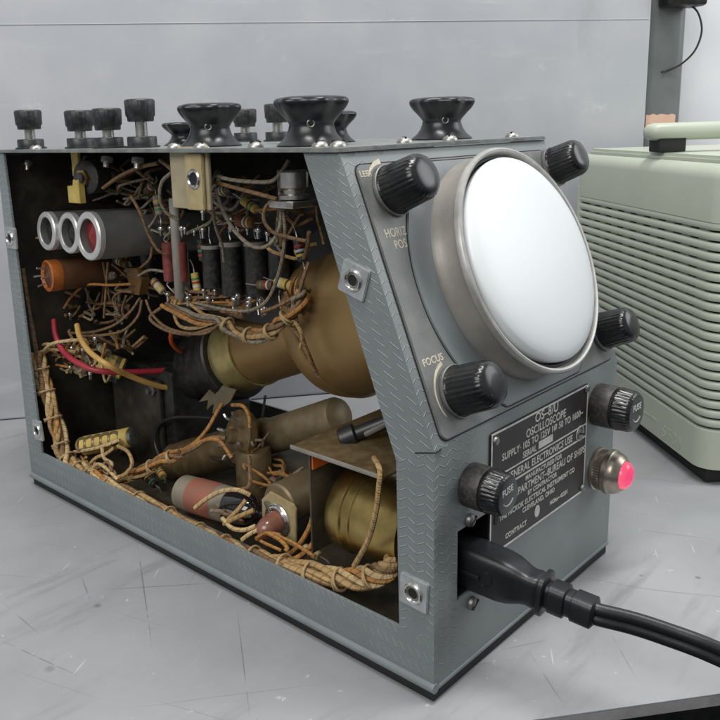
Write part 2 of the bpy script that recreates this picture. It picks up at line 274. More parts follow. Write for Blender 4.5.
m_radio_txt = mat('faint_relief_letters', (0.56, 0.60, 0.48), 0.4)
m_cord = mat('cord_black', (0.016, 0.018, 0.021), 0.38, 0, (0.012, 0.013, 0.015), 40, bump=0.10, bscale=700)
m_wall = mat('wall_white', (0.74, 0.745, 0.77), 0.6, 0, (0.68, 0.69, 0.72), 6, bump=0.05, bscale=60)
m_metalwall = mat('grey_painted_metal', (0.50, 0.51, 0.54), 0.42, 0, (0.43, 0.445, 0.48), 4.5, bump=0.05, bscale=22, dust=(0.56, 0.565, 0.59), dust_amt=0.35)
def add_streaks(m, rot, sc, lo, hi, c, amt):
    N, L = nodes_of(m); b = N['Principled BSDF']; src = b.inputs['Base Color'].links[0].from_socket
    tc = N.new('ShaderNodeTexCoord'); mp = N.new('ShaderNodeMapping'); mp.inputs['Rotation'].default_value = rot; mp.inputs['Scale'].default_value = sc
    L.new(tc.outputs['Object'], mp.inputs[0]); n = N.new('ShaderNodeTexNoise'); n.inputs['Scale'].default_value = 1.0; n.inputs['Detail'].default_value = 6; n.inputs['Roughness'].default_value = 0.7; L.new(mp.outputs[0], n.inputs['Vector'])
    r = N.new('ShaderNodeMapRange'); r.interpolation_type = 'SMOOTHSTEP'; r.inputs[1].default_value = lo; r.inputs[2].default_value = hi; r.inputs[4].default_value = amt; L.new(n.outputs['Fac'], r.inputs[0])
    mx = N.new('ShaderNodeMix'); mx.data_type = 'RGBA'; L.new(r.outputs[0], mx.inputs[0]); L.new(src, mx.inputs[6]); mx.inputs[7].default_value = (*c, 1); L.new(mx.outputs[2], b.inputs['Base Color'])
add_streaks(m_metalwall, (0, 0, 0), (3, 3, 26), 0.56, 0.72, (0.60, 0.61, 0.63), 0.7)
add_streaks(m_metalwall, (0, 0.7, 0.6), (4, 30, 30), 0.62, 0.74, (0.64, 0.65, 0.67), 0.6)
add_streaks(m_metalwall, (0.3, 0, 0.64), (22, 4, 5), 0.60, 0.76, (0.34, 0.35, 0.37), 0.5)
add_streaks(m_wall, (0, 0, 0), (6, 6, 3), 0.50, 0.70, (0.62, 0.63, 0.66), 0.6)
m_pillar = mat('pillar_grey', (0.21, 0.225, 0.225), 0.38, 0.25, (0.15, 0.16, 0.16), 14)
m_tape = mat('masking_tape', (0.72, 0.47, 0.35), 0.6, 0, (0.66, 0.42, 0.31), 40)
m_floor = mat('floor_dark', (0.035, 0.037, 0.042), 0.8, 0, (0.015, 0.016, 0.018), 180, bump=0.4, bscale=300)
m_edge = mat('bench_edge', (0.36, 0.36, 0.36), 0.6, 0, (0.22, 0.22, 0.215), 50)
m_bench = bench_mat()
lens = bpy.data.materials.new('lamp_lens'); lens.use_nodes = True; _b = lens.node_tree.nodes['Principled BSDF']
_b.inputs['Base Color'].default_value = (0.22, 0.01, 0.03, 1); _b.inputs['Roughness'].default_value = 0.15
N_, L_ = nodes_of(lens)
_lw = N_.new('ShaderNodeTexCoord'); _sp = N_.new('ShaderNodeSeparateXYZ'); L_.new(_lw.outputs['Object'], _sp.inputs[0])
_d = math_node(N_, L_, 'POWER', math_node(N_, L_, 'ADD', math_node(N_, L_, 'POWER', _sp.outputs[0], 2.0), math_node(N_, L_, 'POWER', _sp.outputs[1], 2.0)), 0.5)
_rp = N_.new('ShaderNodeValToRGB'); L_.new(math_node(N_, L_, 'MULTIPLY', _d, 125.0), _rp.inputs[0])
_e = _rp.color_ramp.elements; _e[0].position = 0.15; _e[0].color = (0.78, 0.0, 0.14, 1); _e[1].position = 0.95; _e[1].color = (1.0, 0.14, 0.22, 1)
L_.new(_rp.outputs[0], _b.inputs['Emission Color']); _b.inputs['Emission Strength'].default_value = 0.85

# ------------------------------------------------------------------ mesh helpers
def link(name, bm, material, parent=None, M=None, smooth=True, angle=35):
    me = bpy.data.meshes.new(name)
    bmesh.ops.recalc_face_normals(bm, faces=bm.faces[:])
    bm.to_mesh(me); bm.free()
    for x in (material if isinstance(material, (list, tuple)) else [material]): me.materials.append(x)
    if smooth:
        me.polygons.foreach_set('use_smooth', [True] * len(me.polygons))
        me.set_sharp_from_angle(angle=math.radians(angle))
    o = bpy.data.objects.new(name, me); COL.objects.link(o)
    attach(o, parent, M)
    return o
def attach(o, parent, M=None):
    """M is the object's placement in its parent's own space, except that parts of a thing's Empty are placed in world space."""
    if M is not None: o.matrix_basis = M
    if parent is not None:
        o.parent = parent
        if parent.type == 'EMPTY': o.matrix_parent_inverse = Matrix.Translation(-parent.location)
def thing(name, loc, label, cat):
    o = bpy.data.objects.new(name, None); COL.objects.link(o); o.empty_display_size = 0.02; o.location = loc
    o['label'] = label; o['category'] = cat
    return o
def tag(o, label, cat):
    o['label'] = label; o['category'] = cat; return o
def frame(p, d, spin=0.0):
    q = Vector(d).normalized().to_track_quat('Z', 'Y') @ Quaternion((0, 0, 1), spin)
    return Matrix.Translation(Vector(p)) @ q.to_matrix().to_4x4()

def lathe(prof, seg=40, flute=None, bm=None, M=None, cap=True, lobes=None):
    """prof: (radius, height[, fluted]) from bottom to top, closed at both ends; flute=(count, depth)."""
    bm = bm or bmesh.new(); rings = []
    for p in prof:
        r, h = p[0], p[1]; fl = len(p) > 2 and p[2]
        if r < 1e-6:
            rings.append([bm.verts.new((0, 0, h))]); continue
        ring = []
        for i in range(seg):
            a = 2 * PI * i / seg
            if lobes and fl: rr = r * (1 + lobes[1] * p[2] * math.cos(a * lobes[0]))
            else: rr = r * (1 + (flute[1] * p[2] * (0.5 - 0.5 * abs(math.cos(a * flute[0] / 2)) ** 0.6) * -2 if (fl and flute) else 0))
            ring.append(bm.verts.new((rr * math.cos(a), rr * math.sin(a), h)))
        rings.append(ring)
    new = [v for r in rings for v in r]
    for a, b in zip(rings, rings[1:]):
        if len(a) == 1 and len(b) == 1: continue
        for i in range(seg):
            j = (i + 1) % seg
            if len(a) == 1: bm.faces.new((a[0], b[i], b[j]))
            elif len(b) == 1: bm.faces.new((a[i], a[j], b[0]))
            else: bm.faces.new((a[i], a[j], b[j], b[i]))
    if cap and len(rings[0]) > 1: bm.faces.new(rings[0][::-1])
    if cap and len(rings[-1]) > 1: bm.faces.new(rings[-1])
    if M is not None: bmesh.ops.transform(bm, matrix=M, verts=new)
    return bm
def box(lo, hi, bev=0.0, bm=None, M=None, seg=2):
    b2 = bmesh.new()
    v = [b2.verts.new((x, y, z)) for x in (lo[0], hi[0]) for y in (lo[1], hi[1]) for z in (lo[2], hi[2])]
    for f in ((0, 1, 3, 2), (4, 6, 7, 5), (0, 4, 5, 1), (2, 3, 7, 6), (0, 2, 6, 4), (1, 5, 7, 3)): b2.faces.new([v[i] for i in f])
    bmesh.ops.recalc_face_normals(b2, faces=b2.faces[:])
    if bev: bmesh.ops.bevel(b2, geom=b2.edges[:], offset=bev, segments=seg, profile=0.5, affect='EDGES')
    if M is not None: bmesh.ops.transform(b2, matrix=M, verts=b2.verts[:])
    if bm is None: return b2
    merge(bm, b2); return bm
def merge(bm, b2):
    me = bpy.data.meshes.new('tmp'); b2.to_mesh(me); b2.free(); bm.from_mesh(me); bpy.data.meshes.remove(me)
def prism(pts, z0, z1, bev=0.0, M=None, bm=None, seg=2):
    b2 = bmesh.new()
    lo = [b2.verts.new((x, y, z0)) for x, y in pts]; hi = [b2.verts.new((x, y, z1)) for x, y in pts]
    n = len(pts); b2.faces.new(lo[::-1]); top = b2.faces.new(hi)
    for i in range(n): b2.faces.new((lo[i], lo[(i + 1) % n], hi[(i + 1) % n], hi[i]))
    bmesh.ops.recalc_face_normals(b2, faces=b2.faces[:])
    if bev: bmesh.ops.bevel(b2, geom=list(top.edges), offset=bev, segments=seg, affect='EDGES')
    if M is not None: bmesh.ops.transform(b2, matrix=M, verts=b2.verts[:])
    if bm is None: return b2
    merge(bm, b2); return bm
def rrect(x0, y0, x1, y1, r, n=5):
    out = []
    for cx, cy, a0 in ((x1 - r, y1 - r, 0), (x0 + r, y1 - r, 90), (x0 + r, y0 + r, 180), (x1 - r, y0 + r, 270)):
        for i in range(n + 1):
            a = math.radians(a0 + 90 * i / n); out.append((cx + r * math.cos(a), cy + r * math.sin(a)))
    return out
def smooth_path(pts, n=8):
    P = [Vector(p) for p in pts]
    if len(P) < 3:
        return [P[0].lerp(P[-1], i / n) for i in range(n + 1)]
    out = []
    for i in range(len(P) - 1):
        p0 = P[i - 1] if i else P[0] * 2 - P[1]; p1, p2 = P[i], P[i + 1]; p3 = P[i + 2] if i + 2 < len(P) else P[-1] * 2 - P[-2]
        for k in range(n):
            t = k / n
            out.append(0.5 * ((2 * p1) + (p2 - p0) * t + (2 * p0 - 5 * p1 + 4 * p2 - p3) * t * t + (3 * p1 - p0 - 3 * p2 + p3) * t ** 3))
    out.append(P[-1]); return out
def tube_raw(path, r, seg=8, bm=None, flat=None, cap=True):
    """Sweep a circle (or an ellipse/list of offsets) along a finished path, with UV: u = length in metres, v = turn."""
    bm = bm or bmesh.new(); uvl = bm.loops.layers.uv.get('UVMap') or bm.loops.layers.uv.new('UVMap')
    n = len(path); rings = []; length = [0.0]
    for a, b in zip(path, path[1:]): length.append(length[-1] + (b - a).length)
    t = (path[1] - path[0]).normalized(); ref = Vector((0, 0, 1)) if abs(t.z) < 0.9 else Vector((1, 0, 0)); nrm = (ref - t * ref.dot(t)).normalized()
    for i in range(n):
        t = (path[min(i + 1, n - 1)] - path[max(i - 1, 0)]).normalized()
        nrm = (nrm - t * nrm.dot(t)).normalized(); bi = t.cross(nrm)
        rr = r(i / (n - 1)) if callable(r) else r
        if flat: ring = [bm.verts.new(path[i] + nrm * y * rr + bi * x * rr) for x, y in flat]
        else: ring = [bm.verts.new(path[i] + nrm * math.cos(2 * PI * k / seg) * rr + bi * math.sin(2 * PI * k / seg) * rr) for k in range(seg)]
        rings.append(ring)
    S = len(rings[0])
    for i in range(n - 1):
        for k in range(S):
            j = (k + 1) % S
            f = bm.faces.new((rings[i][k], rings[i][j], rings[i + 1][j], rings[i + 1][k]))
            for lp, (u, v) in zip(f.loops, ((length[i], k / S), (length[i], (k + 1) / S), (length[i + 1], (k + 1) / S), (length[i + 1], k / S))): lp[uvl].uv = (u, v)
    if cap: bm.faces.new(rings[0][::-1]); bm.faces.new(rings[-1])
    return bm
def tube(pts, r, seg=8, n=8, bm=None): return tube_raw(smooth_path(pts, n), r, seg, bm)
def torus(R, r, seg=32, s2=10, M=None, bm=None):
    bm = bm or bmesh.new(); vs = []
    for i in range(seg):
        a = 2 * PI * i / seg; vs.append([bm.verts.new(((R + r * math.cos(2 * PI * k / s2)) * math.cos(a), (R + r * math.cos(2 * PI * k / s2)) * math.sin(a), r * math.sin(2 * PI * k / s2))) for k in range(s2)])
    for i in range(seg):
        for k in range(s2): bm.faces.new((vs[i][k], vs[(i + 1) % seg][k], vs[(i + 1) % seg][(k + 1) % s2], vs[i][(k + 1) % s2]))
    if M is not None: bmesh.ops.transform(bm, matrix=M, verts=[v for r_ in vs for v in r_])
    return bm
def letters(lines, material, parent, M, name='lettering'):
    """lines: (text, x, y, size, align, sx) in metres in the sign's own plane -> one mesh of raised letters."""
    bm = bmesh.new()
    for text, x, y, size, align, sx in lines:
        cu = bpy.data.curves.new('tmp', 'FONT'); cu.body = text; cu.size = size; cu.align_x = align; cu.extrude = 0.00008; cu.space_character = 1.05; cu.offset = 0.00007
        to = bpy.data.objects.new('tmp', cu); COL.objects.link(to)
        dg = bpy.context.evaluated_depsgraph_get(); me = bpy.data.meshes.new_from_object(to.evaluated_get(dg))
        me.transform(Matrix.Translation((x, y, 0)) @ Matrix.Diagonal((sx, 1, 1, 1))); bm.from_mesh(me)
        bpy.data.objects.remove(to); bpy.data.curves.remove(cu); bpy.data.meshes.remove(me)
    return link(name, bm, material, parent, M, smooth=False)

# ------------------------------------------------------------------ setting: bench, walls, floor
WD = Vector((0.80, -0.60, 0)).normalized(); WN = Vector((WD.y, -WD.x, 0))     # along the wall / away from the camera is -WN
if WN.y < 0: WN = -WN
W0 = Vector((0.0526, 0.4784, 0))
ZT = -0.005
fl = bmesh.new(); box((-4, -4, -0.80), (4, 4, -0.78), bm=fl); o = link('floor', fl, m_floor, smooth=False); o['kind'] = 'structure'

bench = thing('workbench', (0.05, 0.2, -0.78), 'scratched grey painted workbench top under the opened instrument', 'workbench')
E0 = Vector((0.0278, -0.0427, 0)); ED = Vector((0.793, -0.609, 0)); EN = Vector((0.609, 0.793, 0))
pa, pb = E0 - ED * 1.0, E0 + ED * 1.1
depth_b = 0.475
poly = [(pa.x, pa.y), (pb.x, pb.y), ((pb + EN * depth_b).x, (pb + EN * depth_b).y), ((pa + EN * depth_b).x, (pa + EN * depth_b).y)]
link('bench_top', prism(poly, ZT - 0.0006, ZT), m_bench, bench, smooth=False)
link('board_edge', prism(poly, ZT - 0.0058, ZT - 0.0008), m_edge, bench, smooth=False)
MB = Matrix(((ED.x, EN.x, 0, E0.x), (ED.y, EN.y, 0, E0.y), (0, 0, 1, 0), (0, 0, 0, 1)))
link('bench_frame', box((-0.95, 0.03, -0.07), (1.0, 0.46, ZT - 0.006), 0.002, M=MB), m_black, bench)
for x, y in ((-0.9, 0.06), (0.95, 0.06), (-0.9, 0.43), (0.95, 0.43)):
    link('leg', box((x - 0.02, y - 0.02, -0.779), (x + 0.02, y + 0.02, -0.07), 0.002, M=MB), m_black, bench)

def wall_frame(off):
    o_ = W0 + WN * off
    return Matrix(((WD.x, WN.x, 0, o_.x), (WD.y, WN.y, 0, o_.y), (0, 0, 1, 0), (0, 0, 0, 1)))
MW = wall_frame(0.0)
o = link('metal_panel', box((-1.2, 0.0, ZT + 0.0005), (0.5745, 0.018, 0.95), 0.002, M=MW), m_metalwall)
tag(o, 'smooth grey painted metal panel standing along the back of the bench', 'panel')
link('seam_ridge', tube([MW @ Vector((-1.1, -0.0002, 0.3165)), MW @ Vector((-0.3, -0.0002, 0.3165)), MW @ Vector((0.572, -0.0002, 0.3165))], 0.00024, 8), m_metalwall, o, o.matrix_basis.inverted())
MW2 = wall_frame(0.062)
o = link('wall', box((0.2, 0.0, -0.79), (2.2, 0.05, 1.6), M=MW2), m_wall, smooth=False)
tag(o, 'white plastered wall seen behind the pillar at upper right', 'wall')
MW3 = wall_frame(0.012)
o = link('pillar', prism(rrect(0.5770, 0.0, 0.6195, 0.034, 0.010), ZT + 0.0005, 0.95, M=MW3), m_pillar)
tag(o, 'dull grey metal pillar between the grey panel and the white wall', 'pillar')
for (s0, s1, z0, z1, tear) in ((0.5815, 0.6110, 0.2215, 0.2345, 0.002), (0.6040, 0.6160, 0.200, 0.2120, 0.0)):
    pts = [(s0, z0)] + [(s0 + (s1 - s0) * i / 8, z1 + tear * random.uniform(-0.4, 0.8)) for i in range(9)] + [(s1, z0)]
    Mt = MW3 @ Matrix(((1, 0, 0, 0), (0, 0, -1, 0), (0, 1, 0, 0), (0, 0, 0, 1)))
    o = link('adhesive_tape', prism(pts[::-1], 0.0002, 0.0006, M=Mt), m_tape, smooth=False)
    tag(o, 'wider torn strip of peach tape on the pillar, the upper one above the green handle' if tear else 'small peach tape piece low on the pillar, seen under the green handle', 'tape')
ad = thing('cable_box', MW3 @ Vector((0.600, -0.01, 0.335)), 'black box with hanging thin cable at the top of the pillar', 'cable box')
link('housing', box((0.5860, -0.022, 0.3265), (0.622, -0.0005, 0.352), 0.003, M=MW3), m_black, ad)
link('cable', tube([MW3 @ Vector(p) for p in ((0.610, -0.012, 0.329), (0.618, -0.014, 0.321), (0.6220, -0.015, 0.306), (0.619, -0.012, 0.290), (0.611, -0.006, 0.279), (0.601, -0.0016, 0.2735), (0.594, -0.0016, 0.272))], 0.0009, 8), m_pvcblk, ad)

# ------------------------------------------------------------------ pale green louvred cabinet
C0 = Vector((0.2835, -0.0095, ZT))
E1 = Vector((0.6768, 0.7360, 0)); E2 = Vector((0.7360, -0.6768, 0))
MR = Matrix(((E2.x, E1.x, 0, C0.x), (E2.y, E1.y, 0, C0.y), (0, 0, 1, C0.z), (0, 0, 0, 1)))
rad = thing('table_radio', MR @ Vector((0.13, 0.1, 0)), 'pale green plastic radio cabinet with louvred side and carrying handle', 'radio')
LR = 0.238; XR = 0.26; RC = 0.014
fp = rrect(0, 0, XR, LR, RC, 8)
bm = prism(fp, 0.0115, 0.0385, 0.0008, M=MR)
rings_ = []
for z_, in_ in [(0.172, 0.0), (0.1985, 0.0)] + [(0.1985 + 0.0100 * math.sin(math.radians(a)), 0.0100 - 0.0100 * math.cos(math.radians(a))) for a in (15, 30, 45, 60, 75, 90)]:
    rings_.append([bm.verts.new(MR @ Vector((x, y, z_))) for x, y in rrect(in_, in_, XR - in_, LR - in_, max(0.0045, RC - in_), 8)])
for ra, rb in zip(rings_, rings_[1:]):
    for k in range(len(ra)): bm.faces.new((ra[k], ra[(k + 1) % len(ra)], rb[(k + 1) % len(ra)], rb[k]))
bm.faces.new(rings_[0][::-1]); bm.faces.new(rings_[-1])
box((0.0235, 0.0002, 0.030), (XR, LR - 0.0002, 0.18), 0.001, M=MR, bm=bm)
box((0.002, LR - 0.012, 0.030), (0.03, LR - 0.0003, 0.18), 0.001, M=MR, bm=bm)
body = link('cabinet', bm, m_radio, rad)
link('grille_backing', box((0.0062, 0.0062, 0.037), (0.023, LR - 0.012, 0.173), M=MR), m_radio_in, rad)
bm = bmesh.new()
for i in range(9):
    y = 0.018 + i * 0.0225; box((0.0026, y, 0.034), (0.0084, y + 0.0115, 0.1725), M=MR, bm=bm)
link('grille_rib', bm, m_radio_rib, rad)
bm = bmesh.new(); NL = 21; pitch = (0.172 - 0.0385) / NL
RI = RC - 0.0021
arc = [Vector((RC - RI * math.cos(a), RC - RI * math.sin(a), 0)) for a in [PI / 2 * i / 8 for i in range(9)]]
flatp = [(x * 0.0024, y * 0.0026) for x, y in [(math.copysign(abs(math.cos(a)) ** .6, math.cos(a)), math.copysign(abs(math.sin(a)) ** .6, math.sin(a))) for a in [2 * PI * k / 14 for k in range(14)]]]
for i in range(NL):
    z = 0.0385 + pitch * (i + 0.5) + 0.0008
    path = [Vector((0.0021, LR - 0.012, 0)) + Vector((0, -(LR - 0.026) * k / 6, 0)) for k in range(6)] + arc + [Vector((0.0245, 0.0021, 0))]
    tube_raw([MR @ Vector((p.x + 0.0004, p.y + 0.0004, z)) for p in path], 1.0, flat=[(a, b) for a, b in flatp], bm=bm)
link('louvre', bm, m_radio, rad)
link('lid', prism(rrect(0.0065, 0.0065, XR - 0.0065, LR - 0.0065, 0.010, 8), 0.2080, 0.2122, 0.0022, M=MR), m_radio, rad)
bm = bmesh.new()
flh = [(x * 0.0095, y * 0.0062) for x, y in [(math.copysign(abs(math.cos(a)) ** .7, math.cos(a)), math.copysign(abs(math.sin(a)) ** .7, math.sin(a))) for a in [2 * PI * k / 18 for k in range(18)]]]
hp = [MR @ Vector((x, 0.102, 0.2268)) for x in (-0.002, 0.0005, 0.004, 0.02, 0.08, 0.16, 0.23, 0.246, 0.2485, 0.25)]
sc = [0.55, 0.85, 1, 1, 1, 1, 1, 1, 0.85, 0.55]
cnt = {'i': 0}
def hr(t): return sc[min(9, int(round(t * 9)))]
tube_raw(hp, hr, flat=flh, bm=bm)
hd = link('handle', bm, m_radio, rad, angle=60)
for x in (0.004, 0.22): link('handle_foot', box((x, 0.094, 0.2126), (x + 0.020, 0.110, 0.2225), 0.001, M=MR), m_radio_in, rad)
link('plinth', box((0.006, 0.006, 0.0004), (XR - 0.006, LR - 0.006, 0.0118), 0.002, M=MR), m_radio_in, rad)  # recessed plinth, added dark to hold the shadow under the cabinet
for x, y in ((0.02, 0.02), (0.02, 0.18), (0.24, 0.02), (0.24, 0.18)):
    link('foot', lathe([(0.008, 0.0003), (0.009, 0.0115)], 20, M=MR @ Matrix.Translation((x, y, 0))), m_radio_in, rad)
MT = MR @ Matrix(((0, 0, -1, 0), (-1, 0, 0, 0), (0, 1, 0, 0), (0, 0, 0, 1)))       # text plane on the louvred side, reading towards the corner
letters([('S531', -0.056, 0.0150, 0.0125, 'LEFT', 1.15)], m_radio_txt, rad, MT @ Matrix.Translation((0, 0, 0.0001)), 'relief_number')
link('relief_rule', box((-0.092, 0.0225, 0), (-0.064, 0.0236, 0.0003), M=MT), m_radio_txt, rad)

# ------------------------------------------------------------------ the oscilloscope
osc = thing('oscilloscope', (W / 2, D / 2, ZT), 'grey vintage oscilloscope with open side showing its wiring', 'oscilloscope')
def P(name, bm, m, parent=None, M=None, **k): return link(name, bm, m, parent or osc, M, **k)

# case: sheet faces with UVs in millimetres, bevelled along the outer edges, thickened inwards
bm = bmesh.new()
def V(x, y, z): return bm.verts.new((x, y, z))
L_ = {}
for k, (y, z) in dict(a0=(0, 0), a1=(.0180, 0), a2=(.322, 0), a3=(D, 0), b0=(0, .0235), b1=(.0180, .0235), b2=(.322, .0225), b3=(D, .0225), c0=(0, H1), c1=(.0190, .0985), t0=(SL, H), t1=(.0665, H), t2=(.3305, H), t3=(D, H)).items():
    L_[k] = V(0, y, z); L_['r' + k] = V(W, y, z)
def F(*ks, mi=0):
    f = bm.faces.new([L_[k] if isinstance(k, str) else k for k in ks]); f.material_index = mi; return f
xs, zs = (0.0165, 0.0475), (0.0350, 0.0668)
g = {}
for i, x in enumerate((0,) + xs + (W,)):
    for j, z in enumerate((0, .0235) + zs + (H1,)):
        key = {(0, 0): 'a0', (0, 1): 'b0', (0, 4): 'c0', (3, 0): 'ra0', (3, 1): 'rb0', (3, 4): 'rc0'}.get((i, j))
        g[i, j] = L_[key] if key else V(x, 0, z)
# the front edges share their vertices with the side sheets
for p, i in (('', 0), ('r', 3)):
    F(*[p + k for k in ('a0', 'a1', 'a2', 'a3', 'b3', 'b2', 'b1', 'b0')]); F(p + 'b0', p + 'b1', p + 'c1', p + 'c0', g[i, 3], g[i, 2]); F(*[p + k for k in ('c0', 'c1', 't1', 't0')]); F(*[p + k for k in ('b2', 'b3', 't3', 't2')])
for i in range(3):
    for j in range(4):
        if (i, j) == (1, 2): continue
        f = bm.faces.new((g[i, j], g[i + 1, j], g[i + 1, j + 1], g[i, j + 1])); f.material_index = 1
f = F('c0', 'rc0', 'rt0', 't0', mi=1)
F('a3', 'b3', 't3', 'rt3', 'rb3', 'ra3', mi=2)
bmesh.ops.recalc_face_normals(bm, faces=bm.faces[:])
uvl = bm.loops.layers.uv.new('UVMap')
bm.normal_update()
for f in bm.faces:
    c = f.calc_center_median(); n = f.normal
    if abs(n.x) > 0.9 and (c.z < 0.02 or c.z > H1 + 0.02): f.material_index = 3
    for lp in f.loops:
        x, y, z = lp.vert.co * 1000
        if abs(n.x) > 0.9:
            if c.z < 0.02: lp[uvl].uv = (z + 3.0, y)
            else: lp[uvl].uv = (y - max(0, z - H1 * 1000) * SL / (H - H1), z)
        else: lp[uvl].uv = (x + 1.5, z)
        if f.material_index == 2: lp[uvl].uv = (x, z)
case = P('case', bm, [m_case, m_front, m_plain, m_rail])
md = case.modifiers.new('thick', 'SOLIDIFY'); md.thickness = 0.0016; md.offset = -1; md.use_even_offset = True
bv = case.modifiers.new('soft', 'BEVEL'); bv.width = 0.0014; bv.segments = 3; bv.limit_method = 'ANGLE'; bv.angle_limit = math.radians(40)
bm = bmesh.new()
tube_raw([Vector((0.0006, y, 0.0020)) for y in (-0.0006, 0.08, 0.2, D)], 0.0023, 12, bm=bm)
tube_raw([Vector((x, 0.0009, 0.0013)) for x in (-0.0004, 0.06, 0.12, W)], 0.0014, 12, bm=bm)
P('bottom_bead', bm, m_plain)
P('base_plate', box((0.0004, 0.0004, ZT + 0.0003), (W - 0.0004, D - 0.001, -0.0002), 0.0005), m_gap)
P('seam', tube([Vector((-.00012, .0095, .1043)), Vector((-.00012, .005, .1056)), Vector((-.00008, .0008, .1066)), Vector((.0010, -.00012, .1068)), Vector((.0045, -.00016, .1072))], .00028, 6, 4), m_gap)
# top plate
bm = prism(rrect(-0.0018, SL - 0.0012, W + 0.0012, D + 0.001, 0.003), H + 0.0002, H + 0.0020, 0.0005)
P('top_plate', bm, m_topplate)
# sloped inset panel with its dark joint
P('joint', prism(rrect(0.0050, 0.0016, 0.1600, 0.1182, 0.0045), 0.00015, 0.00035, M=M_SLOPE), m_gap)
P('control_panel', prism(rrect(0.0056, 0.0022, 0.1594, 0.1176, 0.004), 0.0002, 0.0011, 0.0004, M=M_SLOPE), m_panel)
PT = 0.0011
# bezel and screen
MC = M_SLOPE @ Matrix.Translation((0.0873, 0.0623, 0))
def disc(r, lo, hi): return [(r * math.cos(t), max(lo, min(hi, r * math.sin(t)))) for t in [2 * PI * i / 120 for i in range(120)]]
P('flange_joint', prism(disc(0.0680, -0.0592, 0.0545), PT - 0.0002, PT + 0.00012, M=MC), m_gap)
P('bezel_flange', prism(disc(0.0674, -0.0586, 0.0540), PT - 0.0001, PT + 0.0007, 0.0004, M=MC), m_flange)
bz = P('bezel', lathe([(0.0532, PT + 0.0006), (0.0532, 0.004), (0.0524, 0.0055), (0.0520, 0.0125), (0.0522, 0.0138), (0.0500, 0.0142), (0.0492, 0.008), (0.0470, 0.006)], 96, M=MC, cap=False), m_bezel)
bm = lathe([(0.0512, 0.0138), (0.0526, 0.0138), (0.0533, 0.0146), (0.0534, 0.0160), (0.0529, 0.0172), (0.0520, 0.0176), (0.0511, 0.0173), (0.0507, 0.0162), (0.0505, 0.0110)], 96, M=MC, cap=False)
P('rim', bm, m_rim, bz)
P('edge_shade_ring', lathe([(0.0506, 0.0100), (0.0505, 0.0140), (0.0497, 0.0147), (0.0489, 0.0143), (0.0484, 0.0130), (0.0480, 0.0100)], 96, M=MC, cap=False), m_edgeshade, bz)  # dark ring painting in the shading along the edge of the screen dome
prof = [(0.0476, 0.0110), (0.0482, 0.0160)] + [(0.0482 * math.sin(math.radians(a)) ** 0.9, 0.0164 + 0.0068 * math.cos(math.radians(a)) ** 0.8) for a in (86, 80, 72, 62, 52, 42, 32, 22, 12, 5)] + [(0, 0.0232)]
P('screen', lathe(prof, 96, M=MC), m_screen, angle=80)

# control knobs
def knob(M, r=0.0106, h=0.0205):
    bm = lathe([(r * 0.80, 0), (r * 1.00, 0.0004), (r * 1.02, 0.0022, 0), (r * 0.97, 0.0028), (r * 0.985, 0.0032, 1), (r * 0.93, h * 0.80, 1), (r * 0.88, h * 0.88, 0.7), (r * 0.78, h * 0.945), (r * 0.60, h * 0.985), (r * 0.3, h * 1.0), (0, h * 1.0)], 120, (30, 0.035))
    k = P('control_knob', bm, m_knob, None, M, angle=50)
    link('collar', lathe([(r * 0.95, 0.0002), (r * 1.05, 0.0005), (r * 1.06, 0.0018), (r * 1.0, 0.0022)], 60), m_steel, k)
    link('pointer_groove', box((-0.0004, r * 0.30, h * 0.955), (0.0004, r * 0.62, h * 0.985), 0.0001), m_steel, k)
    return k
for (px, spin, kr, kh) in (((0.0226, 0.0394, 0.2047), 0.4, .0106, .0205), ((0.1622, 0.0403, 0.2070), -0.8, .0102, .0178), ((0.0232, 0.0069, 0.1243), 2.2, .0106, .0205), ((0.1556, 0.0065, 0.1232), 1.2, .0098, .0185)):
    q = Vector(px); v = (q - PO).dot(UPV); u = q.x
    knob(M_SLOPE @ Matrix.Translation((u, v, PT)) @ Matrix.Rotation(spin, 4, 'Z'), kr, kh)

def arc_arrow(M, r, a0, a1, w, head):
    pts = []; n = 24
    for i in range(n + 1): a = math.radians(a0 + (a1 - a0) * i / n); ww = w * (0.25 + 0.75 * i / n); pts.append(((r + ww / 2) * math.cos(a), (r + ww / 2) * math.sin(a)))
    for i in range(n, -1, -1): a = math.radians(a0 + (a1 - a0) * i / n); ww = w * (0.25 + 0.75 * i / n); pts.append(((r - ww / 2) * math.cos(a), (r - ww / 2) * math.sin(a)))
    return prism(pts, 0.00002, 0.00012, M=M)
kH = Vector((0.0226, 0.0394, 0.2047)); kF = Vector((0.0232, 0.0069, 0.1243))
uvH = (kH.x, (kH - PO).dot(UPV)); uvF = (kF.x, (kF - PO).dot(UPV))
MP = M_SLOPE @ Matrix.Translation((0, 0, PT + 0.00003))
for t_, x_, y_, z_, w_ in (('LEFT', uvH[0] - 0.0122, uvH[1] + 0.0072, 0.0036, 1.0), ('RIGHT', uvH[0] + 0.0135, uvH[1] + 0.0080, 0.0036, 1.0), ('HORIZ', uvH[0] - 0.0054, uvH[1] - 0.0190, 0.0052, 0.85), ('POS', uvH[0] - 0.0046, uvH[1] - 0.0242, 0.0052, 0.85), ('FOCUS', uvF[0] - 0.0082, uvF[1] + 0.0140, 0.0042, 1.0)):
    letters([(t_, x_, y_, z_, 'CENTER', w_)], m_ivory, osc, MP, 'panel_lettering')
P('dial_arrow', arc_arrow(MP @ Matrix.Translation((uvH[0], uvH[1], 0)), 0.0132, 148, 95, 0.0024, 1), m_ivory)
P('dial_arrow', arc_arrow(MP @ Matrix.Translation((uvF[0], uvF[1], 0)), 0.0134, 215, 105, 0.0016, 1), m_ivory)

